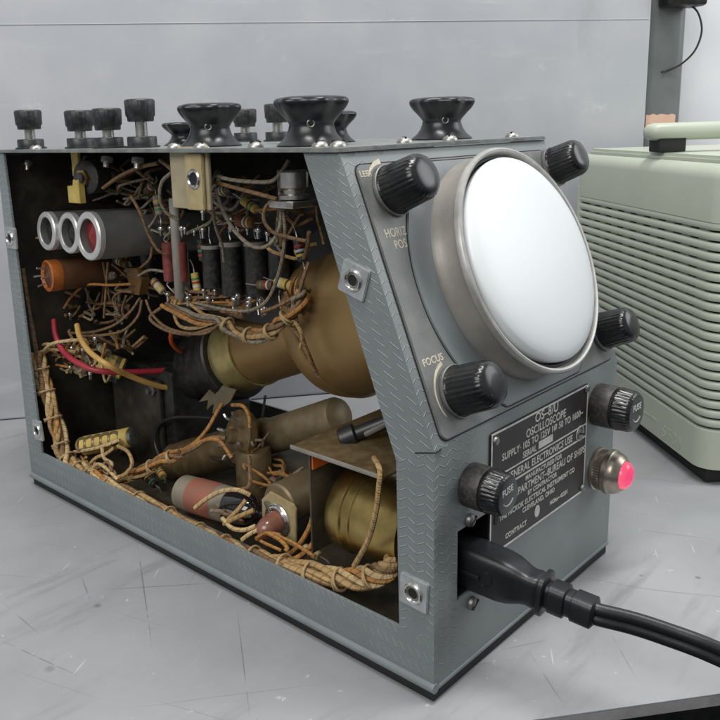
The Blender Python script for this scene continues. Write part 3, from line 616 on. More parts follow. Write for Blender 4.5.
# nameplate
x0, x1, z0, z1 = 0.0395, 0.1305, 0.0448, 0.1030
npl = P('nameplate', prism(rrect(x0, z0, x1, z1, 0.0015), 0.0001, 0.0009, 0.0003, M=M_FRONT), m_plate)
def fm(z): return M_FRONT @ Matrix.Translation((0, 0, z))
bm = bmesh.new(); b_ = 0.0009
for a in ((x0 + .0004, z0 + .0004, x1 - .0004, z0 + .0004 + b_), (x0 + .0004, z1 - .0004 - b_, x1 - .0004, z1 - .0004), (x0 + .0004, z0 + .0011, x0 + .0013, z1 - .0013), (x1 - .0013, z0 + .0011, x1 - .0004, z1 - .0011),
          (x0 + .0012, 0.0815, x1 - .0012, 0.0822), (x0 + .0012, 0.0748, x1 - .0012, 0.0757)):
    box((a[0], a[1], 0.00085), (a[2], a[3], 0.00105), M=M_FRONT, bm=bm)
link('border_line', bm, m_etch, npl, smooth=False)
xc = (x0 + x1) / 2
letters([('OS–8/U', xc + .003, 0.0973, 0.0062, 'CENTER', 1.05), ('OSCILLOSCOPE', xc + .003, 0.0922, 0.0056, 'CENTER', 0.92), ('SUPPLY· 105 TO 125V 1Ø 50 TO 1600~', xc + .002, 0.0877, 0.0047, 'CENTER', 0.92), ('SERIAL', xc - .0060, 0.0833, 0.0042, 'RIGHT', 0.95),
         ('GENERAL ELECTRONICS USE', xc - .001, 0.0768, 0.0050, 'CENTER', 0.92), ('MANUFACTURED FOR', xc + .002, 0.0715, 0.0033, 'CENTER', 1.0), ('NAVY DEPARTMENT–BUREAU OF SHIPS', xc + .001, 0.0668, 0.0051, 'CENTER', 0.92), ('BY CONTRACTOR', xc + .001, 0.0635, 0.0032, 'CENTER', 1.0),
         ('THE HICKOK ELECTRICAL INSTRUMENT CO', xc - .002, 0.0597, 0.0035, 'CENTER', 0.98), ('CLEVELAND, OHIO', xc - .002, 0.0561, 0.0034, 'CENTER', 1.0), ('CONTRACT', xc - .0225, 0.0490, 0.0033, 'CENTER', 1.0), ('NObsr–42236', xc + .018, 0.0503, 0.0030, 'CENTER', 1.0)],
        m_etch, npl, fm(0.00092))
link('serial_box', box((xc - .0040, 0.0832, 0.00085), (xc + .0095, 0.0868, 0.00102), M=M_FRONT), m_etch, npl, smooth=False)
link('inspection_stamp', lathe([(0.0024, 0.0008), (0.0024, 0.00103), (0, 0.00103)], 32, M=M_FRONT @ Matrix.Translation((xc - .0035, 0.0520, 0)) @ Matrix.Diagonal((1, 1.25, 1, 1))), m_etch, npl)
link('fastener', torus(0.0038, 0.0003, 32, 8, M=M_FRONT @ Matrix.Translation((x1 - .0075, 0.0785, 0.001))), m_etch, npl)
def slot_screw(parent, M, r, m=m_steel, name='screw'):
    s_ = link(name, lathe([(r, 0), (r, r * 0.25), (r * 0.85, r * 0.55), (r * 0.45, r * 0.75), (0, r * 0.8)], 24), m, parent, M)
    link('slot', box((-r * 0.9, -r * 0.13, r * 0.5), (r * 0.9, r * 0.13, r * 0.83)), m_gap, s_)
    return s_
for (x, z, a) in ((x0 + .0035, z1 - .0040, .7), (x1 - .0022, z1 - .0022, 0.2), (x0 + .0028, z0 + .0030, 1.0), (x1 - .0022, z0 + .0025, -.6)):
    link('screw', slot_bm := lathe([(0.0020, 0), (0.0020, 0.0005), (0.0016, 0.0012), (0, 0.0016)], 20), m_steel, npl, fm(0.0009) @ Matrix.Translation((x, z, 0)))
link('screw', lathe([(0.0027, 0), (0.0026, 0.0006), (0.0018, 0.0011), (0, 0.0013)], 24), m_steel, npl, fm(0.0009) @ Matrix.Translation((x1 - .0075, 0.0785, 0)))
link('slot', box((-0.0024, -0.0004, 0.0009), (0.0024, 0.0004, 0.00145)), m_gap, npl, fm(0.0009) @ Matrix.Translation((x1 - .0075, 0.0785, 0)) @ Matrix.Rotation(-0.35, 4, 'Z'))

# fuse holders
def fuse(x, z, spin, k=1.0):
    M = fm(0.0002) @ Matrix.Translation((x, z, 0)) @ Matrix.Scale(k, 4)
    f_ = P('fuse_holder', lathe([(0.0106, 0), (0.0110, 0.0006), (0.0110, 0.0092), (0.0106, 0.0100), (0.0095, 0.0102), (0.0095, 0.0118)], 64), m_dusty, None, M)
    c_ = link('fuse_cap', lathe([(0.0096, 0.0106), (0.0109, 0.0110), (0.0111, 0.0122, 0), (0.0109, 0.0127, 1), (0.0105, 0.0182, 1), (0.0100, 0.0194, .6), (0.0091, 0.0204), (0.0082, 0.0206), (0, 0.0206)], 128, (32, 0.04)), m_knob, f_, None, angle=50)
    letters([('FUSE', 0, 0.0012, 0.0046, 'CENTER', 0.95)], m_white, f_, Matrix.Rotation(spin, 4, 'Z') @ Matrix.Translation((0, 0, 0.02063)), 'cap_lettering')
    link('cap_arrow', arc_arrow(Matrix.Rotation(spin, 4, 'Z') @ Matrix.Translation((0, 0.0005, 0.02063)), 0.0052, 215, 320, 0.0011, 1), m_white, f_)
fl_ = (0.0253, 0.0000, 0.0850); fr_ = (0.1431, 0.0000, 0.0884)
fuse(fl_[0], fl_[2], 0.12, .86); fuse(fr_[0], fr_[2], 0.0)
# pilot lamp
lp_ = (0.1468, 0.0000, 0.0518)
lm = P('pilot_lamp', lathe([(0.0112, 0), (0.0114, 0.0012), (0.0104, 0.0016), (0.0108, 0.002, 1), (0.0108, 0.0052, 1), (0.0112, 0.0058), (0.0118, 0.0064), (0.0118, 0.0088), (0.0110, 0.0098), (0.0108, 0.0110), (0.0098, 0.0128), (0.0080, 0.0146), (0.0074, 0.0146), (0.0072, 0.0130)], 96, (48, 0.05)), m_warmnickel, None, fm(0.0002) @ Matrix.Translation((lp_[0], lp_[2], 0)))
link('lens', lathe([(0.0072, 0.0131), (0.0072, 0.0148), (0.0066, 0.0163), (0.0052, 0.0176), (0.003, 0.0184), (0, 0.0187)], 48), lens, lm)

# mains inlet recess
bm = bmesh.new()
for lo, hi in (((xs[0] - .001, .0017, zs[0] - .001), (xs[0] - .0001, .030, zs[1] + .001)), ((xs[1] + .0001, .0017, zs[0] - .001), (xs[1] + .001, .030, zs[1] + .001)), ((xs[0] - .001, .0017, zs[1] + .0001), (xs[1] + .001, .030, zs[1] + .0012)), ((xs[0] - .001, .0017, zs[0] - .0012), (xs[1] + .001, .030, zs[0] - .0001)), ((xs[0] - .001, .030, zs[0] - .001), (xs[1] + .001, .031, zs[1] + .001))): box(lo, hi, bm=bm)
inl = P('mains_inlet', bm, m_gap)
link('socket_face', box((xs[0] + .003, .014, zs[0] + .003), (xs[1] - .004, .0299, zs[1] - .004), 0.001), m_black, inl)
link('contact_strip', box((xs[1] - .0075, -.0006, zs[1] - .006), (xs[1] + .0025, .0002, zs[1] + .0075), 0.0003), m_steel, inl)
link('keyhole_slot', prism(rrect(xs[1] - .0042, zs[1] - .0075, xs[1] - .0018, zs[1] + .0030, .0011), 0.0008, 0.0012, M=M_FRONT), m_gap, inl)
for q in ((0.0249, 0.0000, 0.0694), (0.0273, 0.0000, 0.0294)): slot_screw(inl, fm(0.0002) @ Matrix.Translation((q[0], q[2] - 0.0003, 0)) @ Matrix.Rotation(0.6, 4, 'Z'), 0.0030)

# ------------------------------------------------------------------ power cord
pc = thing('power_cord', (0.040, -0.06, 0.030), 'black moulded mains plug and twin cord plugged into the oscilloscope front', 'power cord')
pl_ = [Vector(p) for p in ((.0315, .011, .0462), (.0320, .0, .0456), (.0335, -.013, .0446), (.0345, -.022, .0438))]
def superr(a, b, e=.45, n=28): return [(a * math.copysign(abs(math.cos(t)) ** e, math.cos(t)), b * math.copysign(abs(math.sin(t)) ** e, math.sin(t))) for t in [2 * PI * k / n for k in range(n)]]
def loft(path, sizes, e=.45, bm=None, n=28):
    bm = bm or bmesh.new(); rings = []
    for i, (p, (a, b)) in enumerate(zip(path, sizes)):
        t = (path[min(i + 1, len(path) - 1)] - path[max(i - 1, 0)]).normalized(); up = (Vector((0, 0, 1)) - t * t.z).normalized(); sd = t.cross(up)
        rings.append([bm.verts.new(p + sd * x + up * y) for x, y in superr(a, b, e, n)])
    for a, b in zip(rings, rings[1:]):
        for k in range(n): bm.faces.new((a[k], a[(k + 1) % n], b[(k + 1) % n], b[k]))
    bm.faces.new(rings[0][::-1]); bm.faces.new(rings[-1]); return bm
ax0, ax1 = Vector((.0312, .012, .0460)), Vector((.0347, -.0278, .0428))
def axp(t): return ax0.lerp(ax1, t)
P2 = [0, .02, .30, .60, .72, .80, .86, .92, .98, 1.03, 1.06]
S2 = [(.0078, .0096), (.0082, .0102), (.0083, .0103), (.0081, .0101), (.0076, .0094), (.0068, .0083), (.0061, .0074), (.0058, .0070), (.0060, .0073), (.0056, .0070), (.0045, .0055)]
plug = link('plug_body', loft([axp(t) for t in P2], S2), m_cord, pc, angle=50)
bm = bmesh.new(); box((-.0004, 0.0, -.0010), (.0006, .019, .0010), 0.0004, M=Matrix.Translation((.0312 - .0080, -.0062, .0448)), bm=bm); link('side_ridge', bm, m_cord, plug)
link('moulded_mark', (lambda b: b)(torus(0.0034, 0.00022, 32, 6, M=Matrix.Translation(axp(.50) + Vector((-.0082, 0, 0))) @ Matrix.Rotation(PI / 2, 4, 'Y'))), m_cord, plug)
dirn = (ax1 - ax0).normalized()
def seg(t0, t1, a, b, e=.5): return loft([axp(t0), axp(t0 + .012), axp(t1 - .012), axp(t1)], [(a * .88, b * .88), (a, b), (a, b), (a * .88, b * .88)], e)
link('collar', seg(1.03, 1.10, .0074, .0088), m_cord, pc, angle=50)
link('strain_relief', seg(1.08, 1.60, .0048, .0050), m_cord, pc, angle=50)
for a, b in ((1.13, 1.31), (1.37, 1.59)): link('relief_ring', seg(a, b, .0056, .0063 - .0006 * (a > 1.3)), m_cord, pc, angle=50)
cp = [axp(1.50), axp(1.62), Vector((.0425, -.0640, .0392)), Vector((.0470, -.0760, .0372)), Vector((.0515, -.0900, .0345)), Vector((.0580, -.1060, .0285)), Vector((.0700, -.1250, .0160)), Vector((.0880, -.1500, -.0040)), Vector((.11, -.19, -.045)), Vector((.13, -.24, -.12))]
fig8 = [(math.cos(t) * .00235, math.sin(t) * .00255 + .0023) for t in [-1.0 + (PI + 2.0) * k / 12 for k in range(13)]]
fig8 = [(x, y) for x, y in fig8] + [(-x, -y) for x, y in fig8]
link('flex', tube_raw(smooth_path(cp, 8), 1.0, flat=fig8), m_cord, pc, angle=60)

# ------------------------------------------------------------------ top plate hardware
ZP = H + 0.0020
def bar_knob(x, y, spin, s=1.0, hs=1.0):
    r = 0.0150 * s
    prof = [(r * 1.04, 0), (r * 1.05, .0007), (r * 1.00, .0013), (r * .86, .0030), (r * .74, .0055), (r * .68, .0080), (r * .66, .0096), (r * .72, .0112, .2), (r * .82, .0132, .5), (r * .93, .0154, .9), (r * 1.01, .0174, 1), (r * 1.045, .0188, 1), (r * 1.03, .0201, 1), (r * .96, .0209, .9), (r * .78, .0214, .4), (r * .40, .0211), (0, .0210)]
    k = P('rotary_knob', lathe(prof, 112, lobes=(6, 0.085)), m_gloss, None, Matrix.Translation((x, y, ZP)) @ Matrix.Rotation(spin, 4, 'Z') @ Matrix.Diagonal((1, 1, hs, 1)), angle=60)
    return k
def set_screw(k, ang, z=0.0098):
    # brass insert with its dark hole on the neck of the knob, on the side named by ang
    d = Vector((math.cos(ang), math.sin(ang), 0)); p = d * 0.0097 + Vector((0, 0, z))
    link('set_screw', torus(.0015, .0004, 24, 8, M=frame(p + d * .0006, d)), m_steel, k)
    link('screw_hole', lathe([(.0013, -.001), (.0013, .0003), (0, .0003)], 20, M=frame(p, d)), m_gap, k)
def post(x, y, lift=0.0):
    b_ = P('binding_post', lathe([(.0094, 0), (.0094, .0010), (.0080, .0012), (.0080, .0054), (.0076, .0060), (.0030, .0061), (.0030, .0125 + lift), (0, .0125 + lift)], 40), m_post, None, Matrix.Translation((x, y, ZP)))
    link('post_cap', lathe([(.0062, .0098 + lift), (.0070, .0100 + lift), (.0072, .0122 + lift, 0), (.0079, .0130 + lift, 1), (.0082, .0205 + lift, 1), (.0078, .0213 + lift, .5), (.0070, .0216 + lift), (0, .0216 + lift)], 96, (24, .028)), m_post, b_, angle=50)
    link('stem', lathe([(.0027, .0055), (.0032, .0058), (.0032, .0105 + lift), (0, .0105 + lift)], 24), m_nickel, b_)
for (x, y, sp_, an) in ((.0262, .1575, .1, -2.30), (.0222, .0825, .35, -2.35), (.1180, .0800, .2, -2.30)):
    k = bar_knob(x, y, 0.0); set_screw(k, an - 0.05)
bar_knob(.060, .222, .2, .80, .62); bar_knob(.080, .1235, .1, .80, .75)
post(.0100, .3130, .002); post(.0140, .2610); post(.0122, .2290); post(.0190, .2070, .004); post(.137, .255); post(.131, .217, .002)
def pan(x, y, z, r=.0036, m=m_screwhead):
    s_ = P('screw', lathe([(r, 0), (r, .0004), (r * .92, .0012), (r * .7, .0021), (r * .35, .0026), (0, .0027)], 28), m, None, Matrix.Translation((x, y, z)))
    link('slot', box((-r * .75, -.0004, .0012), (r * .75, .0004, .00285)), m_gap, s_, Matrix.Rotation(random.uniform(0, 3), 4, 'Z'))
for x, y in ((.0050, .1600), (.0055, .1400), (.0052, .1010), (.0055, .0620), (.0062, .0525), (.055, .0560), (.0900, .0555), (.1480, .0560), (.006, .30)): pan(x, y, ZP)

# snap sockets along the open side
def snap(y, z, rot, hw=.0072, hh=.0070, m=m_clip, x=-.0006):
    M = Matrix.Translation((x, y, z)) @ Matrix(((0, 0, -1, 0), (-1, 0, 0, 0), (0, 1, 0, 0), (0, 0, 0, 1))) @ Matrix.Rotation(rot, 4, 'Z')
    bm = prism(rrect(-hw, -hh, hw, hh, .0012, 3), -.0006, .0007, .0004)
    s_ = P('snap_plate', bm, m, None, M)
    link('snap_ring', lathe([(.0046, .0006), (.0047, .0012), (.0042, .0018), (.0036, .0018), (.0031, .0013), (.0029, .0004)], 40, cap=False), m_bright, s_)
    link('snap_spring', torus(.0027, .0004, 24, 8, M=Matrix.Translation((0, 0, .0009))), m_steel, s_)
    link('snap_hole', lathe([(.0029, .0001), (.0029, .00075), (0, .00075)], 24), m_gap, s_)
    return s_
q = (0.0000, 0.0393, 0.1711); snap(q[1], q[2], -.30)
q = (0.0000, 0.0096, 0.0430); snap(q[1], q[2], -.06)
q = (0.0000, 0.3311, 0.1678); snap(q[1], q[2], 0)
q = (-0.0000, 0.3223, 0.0389); snap(q[1], q[2], .1, .0058)

# ------------------------------------------------------------------ the inside
# enclosure: back wall, floor pan, divider on the far side
P('floor_pan', box((.002, .003, .003), (W - .002, D - .004, .0048)), m_chassis)
P('rear_bulkhead', box((.004, D - .0045, .005), (W - .004, D - .0030, H - .002)), m_inside)
P('divider', box((.138, .10, .088), (.1396, D - .012, H - .002)), m_inside)
P('divider_flange', box((.140, .290, .005), (.1416, D - .012, .0875)), m_inside)
# picture tube in its shield
MC2 = Matrix.Translation(sp(.0873, .0623)) @ (-NV).to_track_quat('Z', 'Y').to_matrix().to_4x4()
sh = P('tube_shield', lathe([(.0425, .004), (.0425, .104), (.0420, .110), (.0400, .116), (.0300, .1225), (.0262, .1245), (.0200, .1250)], 72, M=MC2), m_shield)
MC3 = Matrix.Translation((0, 0, .0030)) @ MC2
link('shield_neck', lathe([(.0262, .1180), (.0240, .1235), (.0230, .1270), (.0230, .2070), (.0225, .2072), (.021, .2073)], 72, M=MC3), m_shield, sh)
link('shield_lip', torus(.0425, .0009, 72, 8, M=MC2 @ Matrix.Translation((0, 0, .1035))), m_shield, sh)
cl = link('neck_clamp', lathe([(.0232, .1860), (.0242, .1860), (.0242, .2075), (.0232, .2075), (.0231, .2000)], 64, M=MC3, cap=False), m_clamp, sh)
for q_, x_ in ((((0.0680, 0.2184, 0.0747), (0.0680, 0.2037, 0.0763), (0.0680, 0.2111, 0.0683), (0.0680, 0.2173, 0.0643), (0.0680, 0.2271, 0.0554), (0.0680, 0.2255, 0.0626), (0.0680, 0.2350, 0.0592)), .068), (((0.0650, 0.2069, 0.0765), (0.0650, 0.1937, 0.0765), (0.0650, 0.2000, 0.0675), (0.0650, 0.2184, 0.0555), (0.0650, 0.2158, 0.0628), (0.0650, 0.2242, 0.0583)), .065)):
    link('clamp_lug', prism([(p[1], p[2]) for p in q_], 0, .0012, M=Matrix(((0, 0, 1, x_), (1, 0, 0, 0), (0, 1, 0, 0), (0, 0, 0, 1)))), m_lug, sh)
link('clamp_bolt', lathe([(.0022, 0), (.0022, .0012), (0, .0016)], 12, M=frame((0.0675, 0.2133, 0.0699), (-1, 0, 0))), m_brass, sh)
link('tube_socket', lathe([(.0275, .2078), (.0285, .2090), (.0285, .2160), (.0250, .2170), (.0250, .232), (.0225, .234), (.0225, .2500), (.0195, .2540), (0, .2540)], 48, M=MC3), m_black, sh)
for i in range(9):
    a = 2 * PI * i / 9; link('socket_pin', tube([MC2 @ Vector((.0165 * math.cos(a), .0165 * math.sin(a), .2535)), MC2 @ Vector((.0165 * math.cos(a), .0165 * math.sin(a), .2575))], .0012, 8, 2), m_solder, sh)

def cyl(name, a, b, r, m, parent=None, seg=40, caps=.06, prof=None):
    a, b = Vector(a), Vector(b); L = (b - a).length
    pr = prof(L, r) if prof else [(r * .9, 0), (r, min(r * .12, L * caps)), (r, L - min(r * .12, L * caps)), (r * .9, L)]
    return P(name, lathe(pr, seg, M=frame(a, b - a)), m, parent)
# three open aluminium tube shields lying across the chassis
for (p, r, core) in (((0.0120, 0.3073, 0.1725), .0122, m_black), ((0.0140, 0.2841, 0.1726), .0126, m_black), ((0.0110, 0.2563, 0.1729), .0143, m_redcore)):
    a = Vector(p); b = a + Vector((.085, -.004, -.004)); M_ = frame(a, b - a); L = (b - a).length
    t_ = P('tube_can', lathe([(r * .70, .004), (r * .72, .0005), (r * .78, 0), (r * .97, .0002), (r, .0012), (r, L)], 56, M=M_, cap=False), m_canside)
    link('can_rim', lathe([(r * .71, -.0003), (r * .74, -.0010), (r * .95, -.0010), (r * 1.01, -.0002), (r * 1.01, .0030), (r * .99, .0031)], 56, M=M_, cap=False), m_aluring, t_)
    link('valve_end', lathe([(r * .70, .004), (r * .62, .0035), (r * .30, .0022), (r * .12, .0008), (0, .0006)], 40, M=M_), core, t_)
a = Vector((0.0120, 0.3144, 0.1428)); M_ = frame(a, (.05, -.006, -.002))
orr = P('orange_valve', lathe([(.0102, .0030), (.0102, .050), (.009, .052), (0, .052)], 48, M=M_, cap=False), m_brownres)
link('valve_rim', lathe([(.0080, .0022), (.0092, .0002), (.0103, .0008), (.0104, .0075), (.0102, .0080)], 48, M=M_, cap=False), m_orange, orr)
link('valve_end', lathe([(.0086, .0022), (.007, .0015), (.004, .0005), (0, 0)], 36, M=M_), m_brownres, orr)
for k in range(4): link('lug', tube([a + Vector((-.001, .004 * math.cos(k * 1.6), .005 * math.sin(k * 1.6))), a + Vector((-.006, .005 * math.cos(k * 1.6), .006 * math.sin(k * 1.6)))], .0007, 8, 3), m_solder, orr)

# yellow fibre strips and the trimmer below the top plate
tr = P('trimmer', lathe([(.0095, 0), (.0100, .001), (.0100, .012), (.008, .013), (.003, .0135), (.003, .018), (0, .018)], 36, M=frame((0.0300, 0.2694, 0.2066), (-.8, -.2, 0))), m_dusty)
link('fibre_strip', prism([(0, 0), (.013, 0), (.013, .010), (.007, .0105), (.006, .014), (0, .014)], 0, .0040, .0003, M=Matrix.Translation((0.0160, 0.2647, 0.1916)) @ Matrix(((0, 0, -1, 0), (1, 0, 0, 0), (0, 1, 0, 0), (0, 0, 0, 1)))), m_fibre, tr)
link('fibre_strip', prism([(0, 0), (.0078, 0), (.0078, .019), (0, .021)], 0, .0018, .0003, M=Matrix.Translation((0.0200, 0.2732, 0.2071)) @ Matrix(((0, 0, -1, 0), (1, 0, 0, 0), (0, 1, 0, 0), (0, 0, 0, 1)))), m_fibre, tr)
link('shaft_nut', lathe([(.005, 0), (.005, .003), (0, .003)], 6, M=frame(Vector((0.0300, 0.2694, 0.2066)) + Vector((-.0125, -.003, 0)), (-.8, -.2, 0))), m_brass, tr)
# undersides of the binding posts: small pale nuts
for q in ((0.0180, 0.3342, 0.2158), (0.0200, 0.2443, 0.2185), (0.0160, 0.2077, 0.2183), (0.0400, 0.3478, 0.2046)): P('stud_nut', lathe([(.0032, 0), (.0034, .0005), (.0034, .0030), (.0020, .0034), (.0018, .0060), (0, .0060)], 12, M=frame(q, (-.25, -.1, -1))), m_nickel)

# bracket hanging from the top plate at the opening, with its captive socket
q = Vector((0.0040, 0.1471, 0.2095))
br = P('bracket', prism(rrect(-.0150, -.0160, .0150, .0140, .0008, 2), -.0010, .0004, .0003, M=Matrix.Translation((0.0045, 0.1484, 0.2104)) @ Matrix(((0, 0, -1, 0), (-1, 0, 0, 0), (0, 1, 0, 0), (0, 0, 0, 1)))), m_cream)
MS_ = Matrix.Translation((0.0028, 0.1425, 0.2092)) @ Matrix(((0, 0, -1, 0), (-1, 0, 0, 0), (0, 1, 0, 0), (0, 0, 0, 1)))
link('socket_plate', prism(rrect(-.0066, -.0150, .0066, .0120, .0010, 3), -.0008, .0007, .0004, M=MS_), m_tanplate, br)
link('socket_ring', lathe([(.0048, .0006), (.0049, .0012), (.0043, .0018), (.0037, .0018), (.0031, .0012), (.0030, .0004)], 40, M=MS_, cap=False), m_bright, br)
link('socket_hole', lathe([(.0030, .0001), (.0030, .00075), (0, .00075)], 24, M=MS_), m_gap, br)
# nickel can behind the front post, near the top
a = Vector((0.0260, 0.0988, 0.1993)); cn = P('nickel_can', lathe([(.0064, 0), (.0074, .0003), (.0074, .0020), (.0052, .0028), (.0052, .0044), (.0070, .0056), (.0072, .0126), (.0068, .0132), (0, .0132)], 40, M=Matrix.Translation(a)), m_nickel)
link('can_base', box((-.0088, -.0080, -.0036), (.0088, .0080, -.0004), .0004, M=Matrix.Translation(a)), m_nickel, cn)

# component board: upright red resistors, capacitors and their solder lugs
bd = P('component_board', box((.064, .072, .122), (.0655, .215, .203), .0003), m_black)
for q in ((0.0440, 0.2244, 0.1558), (0.0420, 0.2100, 0.1573)):
    a = Vector(q); rs = P('red_resistor', lathe([(.0030, -.0118), (.0038, -.0112), (.0038, .0112), (.0030, .0118)], 28, M=Matrix.Translation(a)), m_red)
    for s_ in (-1, 1): link('lead', tube([a + Vector((0, 0, .0115 * s_)), a + Vector((-.001, .002, .014 * s_)), a + Vector((.001, -.003, .019 * s_)), a + Vector((.006, -.002, .022 * s_))], .0005, 6, 5), m_tin, rs)
a = Vector((0.0400, 0.2104, 0.1646)); P('grey_rod', lathe([(.0026, -.029), (.0030, -.028), (.0030, .029), (.0026, .030)], 24, M=Matrix.Translation(a)), m_greyrod)
for q, r, h in (((0.0500, 0.1740, 0.1561), .0062, .016), ((0.0540, 0.1576, 0.1571), .0066, .016), ((0.0500, 0.1916, 0.1556), .0055, .013), ((0.0580, 0.1440, 0.1611), .0060, .015), ((0.0500, 0.2557, 0.1521), .0042, .013)):
    a = Vector(q); cp_ = P('capacitor', lathe([(r * .5, -h), (r, -h * .95), (r, h * .95), (r * .8, h)], 32, M=Matrix.Translation(a)), m_capdark)
    link('end_band', lathe([(r * 1.02, h * .78), (r * 1.06, h * .80), (r * 1.06, h * .93), (r * 1.0, h * .95)], 32, M=Matrix.Translation(a)), m_greyrod, cp_)
    for s_ in (-1, 1): link('lead', tube([a + Vector((0, 0, h * s_)), a + Vector((0, .001, (h + .004) * s_)), a + Vector((-.002, -.002, (h + .010) * s_))], .0005, 6, 5), m_tin, cp_)
def blob(q, r, name='solder_lug', parent=None):
    rr = random.Random(int(q[1] * 1e5)); bm = bmesh.new(); bmesh.ops.create_icosphere(bm, subdivisions=2, radius=r)
    for v in bm.verts: v.co *= rr.uniform(.8, 1.2)
    box((-r * .4, -r * .4, -r * 2.6), (r * .4, r * .4, -r * .3), bm=bm)
    return P(name, bm, m_solder, parent, Matrix.Translation(q), angle=80)
for q in ((0.0420, 0.2248, 0.1365), (0.0420, 0.2055, 0.1364), (0.0420, 0.1869, 0.1387), (0.0440, 0.1666, 0.1402), (0.0460, 0.1654, 0.1417), (0.0480, 0.1480, 0.1413), (0.0400, 0.2245, 0.1765), (0.0400, 0.2043, 0.1778), (0.0420, 0.1878, 0.1775), (0.0460, 0.1919, 0.1870), (0.0340, 0.3438, 0.1125), (0.0340, 0.3399, 0.1044), (0.0340, 0.3701, 0.1068), (0.0340, 0.3721, 0.0968), (0.0440, 0.1444, 0.1800), (0.0460, 0.1680, 0.1843)): blob(q, .0018)

# wires
def wire(pts, r, m, name='wire', seg=8):
    r = r * (0.80 if m.name.startswith('cloth') else 0.84)
    return P(name, tube(pts, r, seg, 7), m, angle=80)
wire([(0.0120, 0.1385, 0.2101), (0.0140, 0.1284, 0.2083), (0.0160, 0.1143, 0.2075), (0.0180, 0.1048, 0.2081), (0.0200, 0.1006, 0.2121), (0.0220, 0.0972, 0.2175)], .00125, m_gry)
wire([(0.0120, 0.1395, 0.2072), (0.0160, 0.1281, 0.2043), (0.0180, 0.1148, 0.2018), (0.0200, 0.1040, 0.1996)], .0013, m_brn)
wire([(0.0100, 0.1366, 0.2045), (0.0140, 0.1369, 0.1945), (0.0180, 0.1334, 0.1835), (0.0200, 0.1243, 0.1765), (0.0220, 0.1165, 0.1758), (0.0240, 0.1106, 0.1804), (0.0260, 0.1081, 0.1890), (0.0260, 0.1081, 0.2009), (0.0240, 0.1061, 0.2128)], .0013, m_gry)
wire([(0.0200, 0.1046, 0.2001), (0.0200, 0.1117, 0.1956), (0.0200, 0.1135, 0.1893), (0.0220, 0.1097, 0.1836), (0.0240, 0.1017, 0.1815), (0.0280, 0.0937, 0.1797)], .0012, m_brn)
wire([(0.0240, 0.1042, 0.1965), (0.0260, 0.1057, 0.1820), (0.0300, 0.1134, 0.1662), (0.0340, 0.1249, 0.1506), (0.0340, 0.1329, 0.1429), (0.0340, 0.1456, 0.1380), (0.0340, 0.1653, 0.1365), (0.0340, 0.1879, 0.1370)], .0012, m_gry)
wire([(0.0200, 0.1518, 0.1943), (0.0260, 0.1569, 0.1822), (0.0300, 0.1576, 0.1727), (0.0340, 0.1615, 0.1628)], .0011, m_gry)
wire([(0.0240, 0.2291, 0.1964), (0.0260, 0.2234, 0.1861), (0.0300, 0.2228, 0.1736), (0.0340, 0.2206, 0.1646), (0.0380, 0.2186, 0.1618)], .0012, m_brn)
wire([(0.0120, 0.1727, 0.2115), (0.0140, 0.1846, 0.2060), (0.0160, 0.1902, 0.1973), (0.0200, 0.1911, 0.1894), (0.0260, 0.1889, 0.1846)], .0013, m_gry)
wire([(0.0220, 0.2544, 0.2003), (0.0200, 0.2325, 0.2079), (0.0180, 0.2094, 0.2133), (0.0160, 0.1898, 0.2157)], .0014, m_brn)
wire([(0.0140, 0.1851, 0.2174), (0.0120, 0.1742, 0.2135), (0.0100, 0.1652, 0.2097)], .0013, m_brn)
wire([(0.0300, 0.3856, 0.1770), (0.0300, 0.3688, 0.1869), (0.0320, 0.3492, 0.1922), (0.0360, 0.3402, 0.1929)], .0018, m_pvcblk)
wire([(0.0100, 0.3404, 0.1653), (0.0160, 0.3383, 0.1654), (0.0220, 0.3335, 0.1651)], .0010, m_tan2)
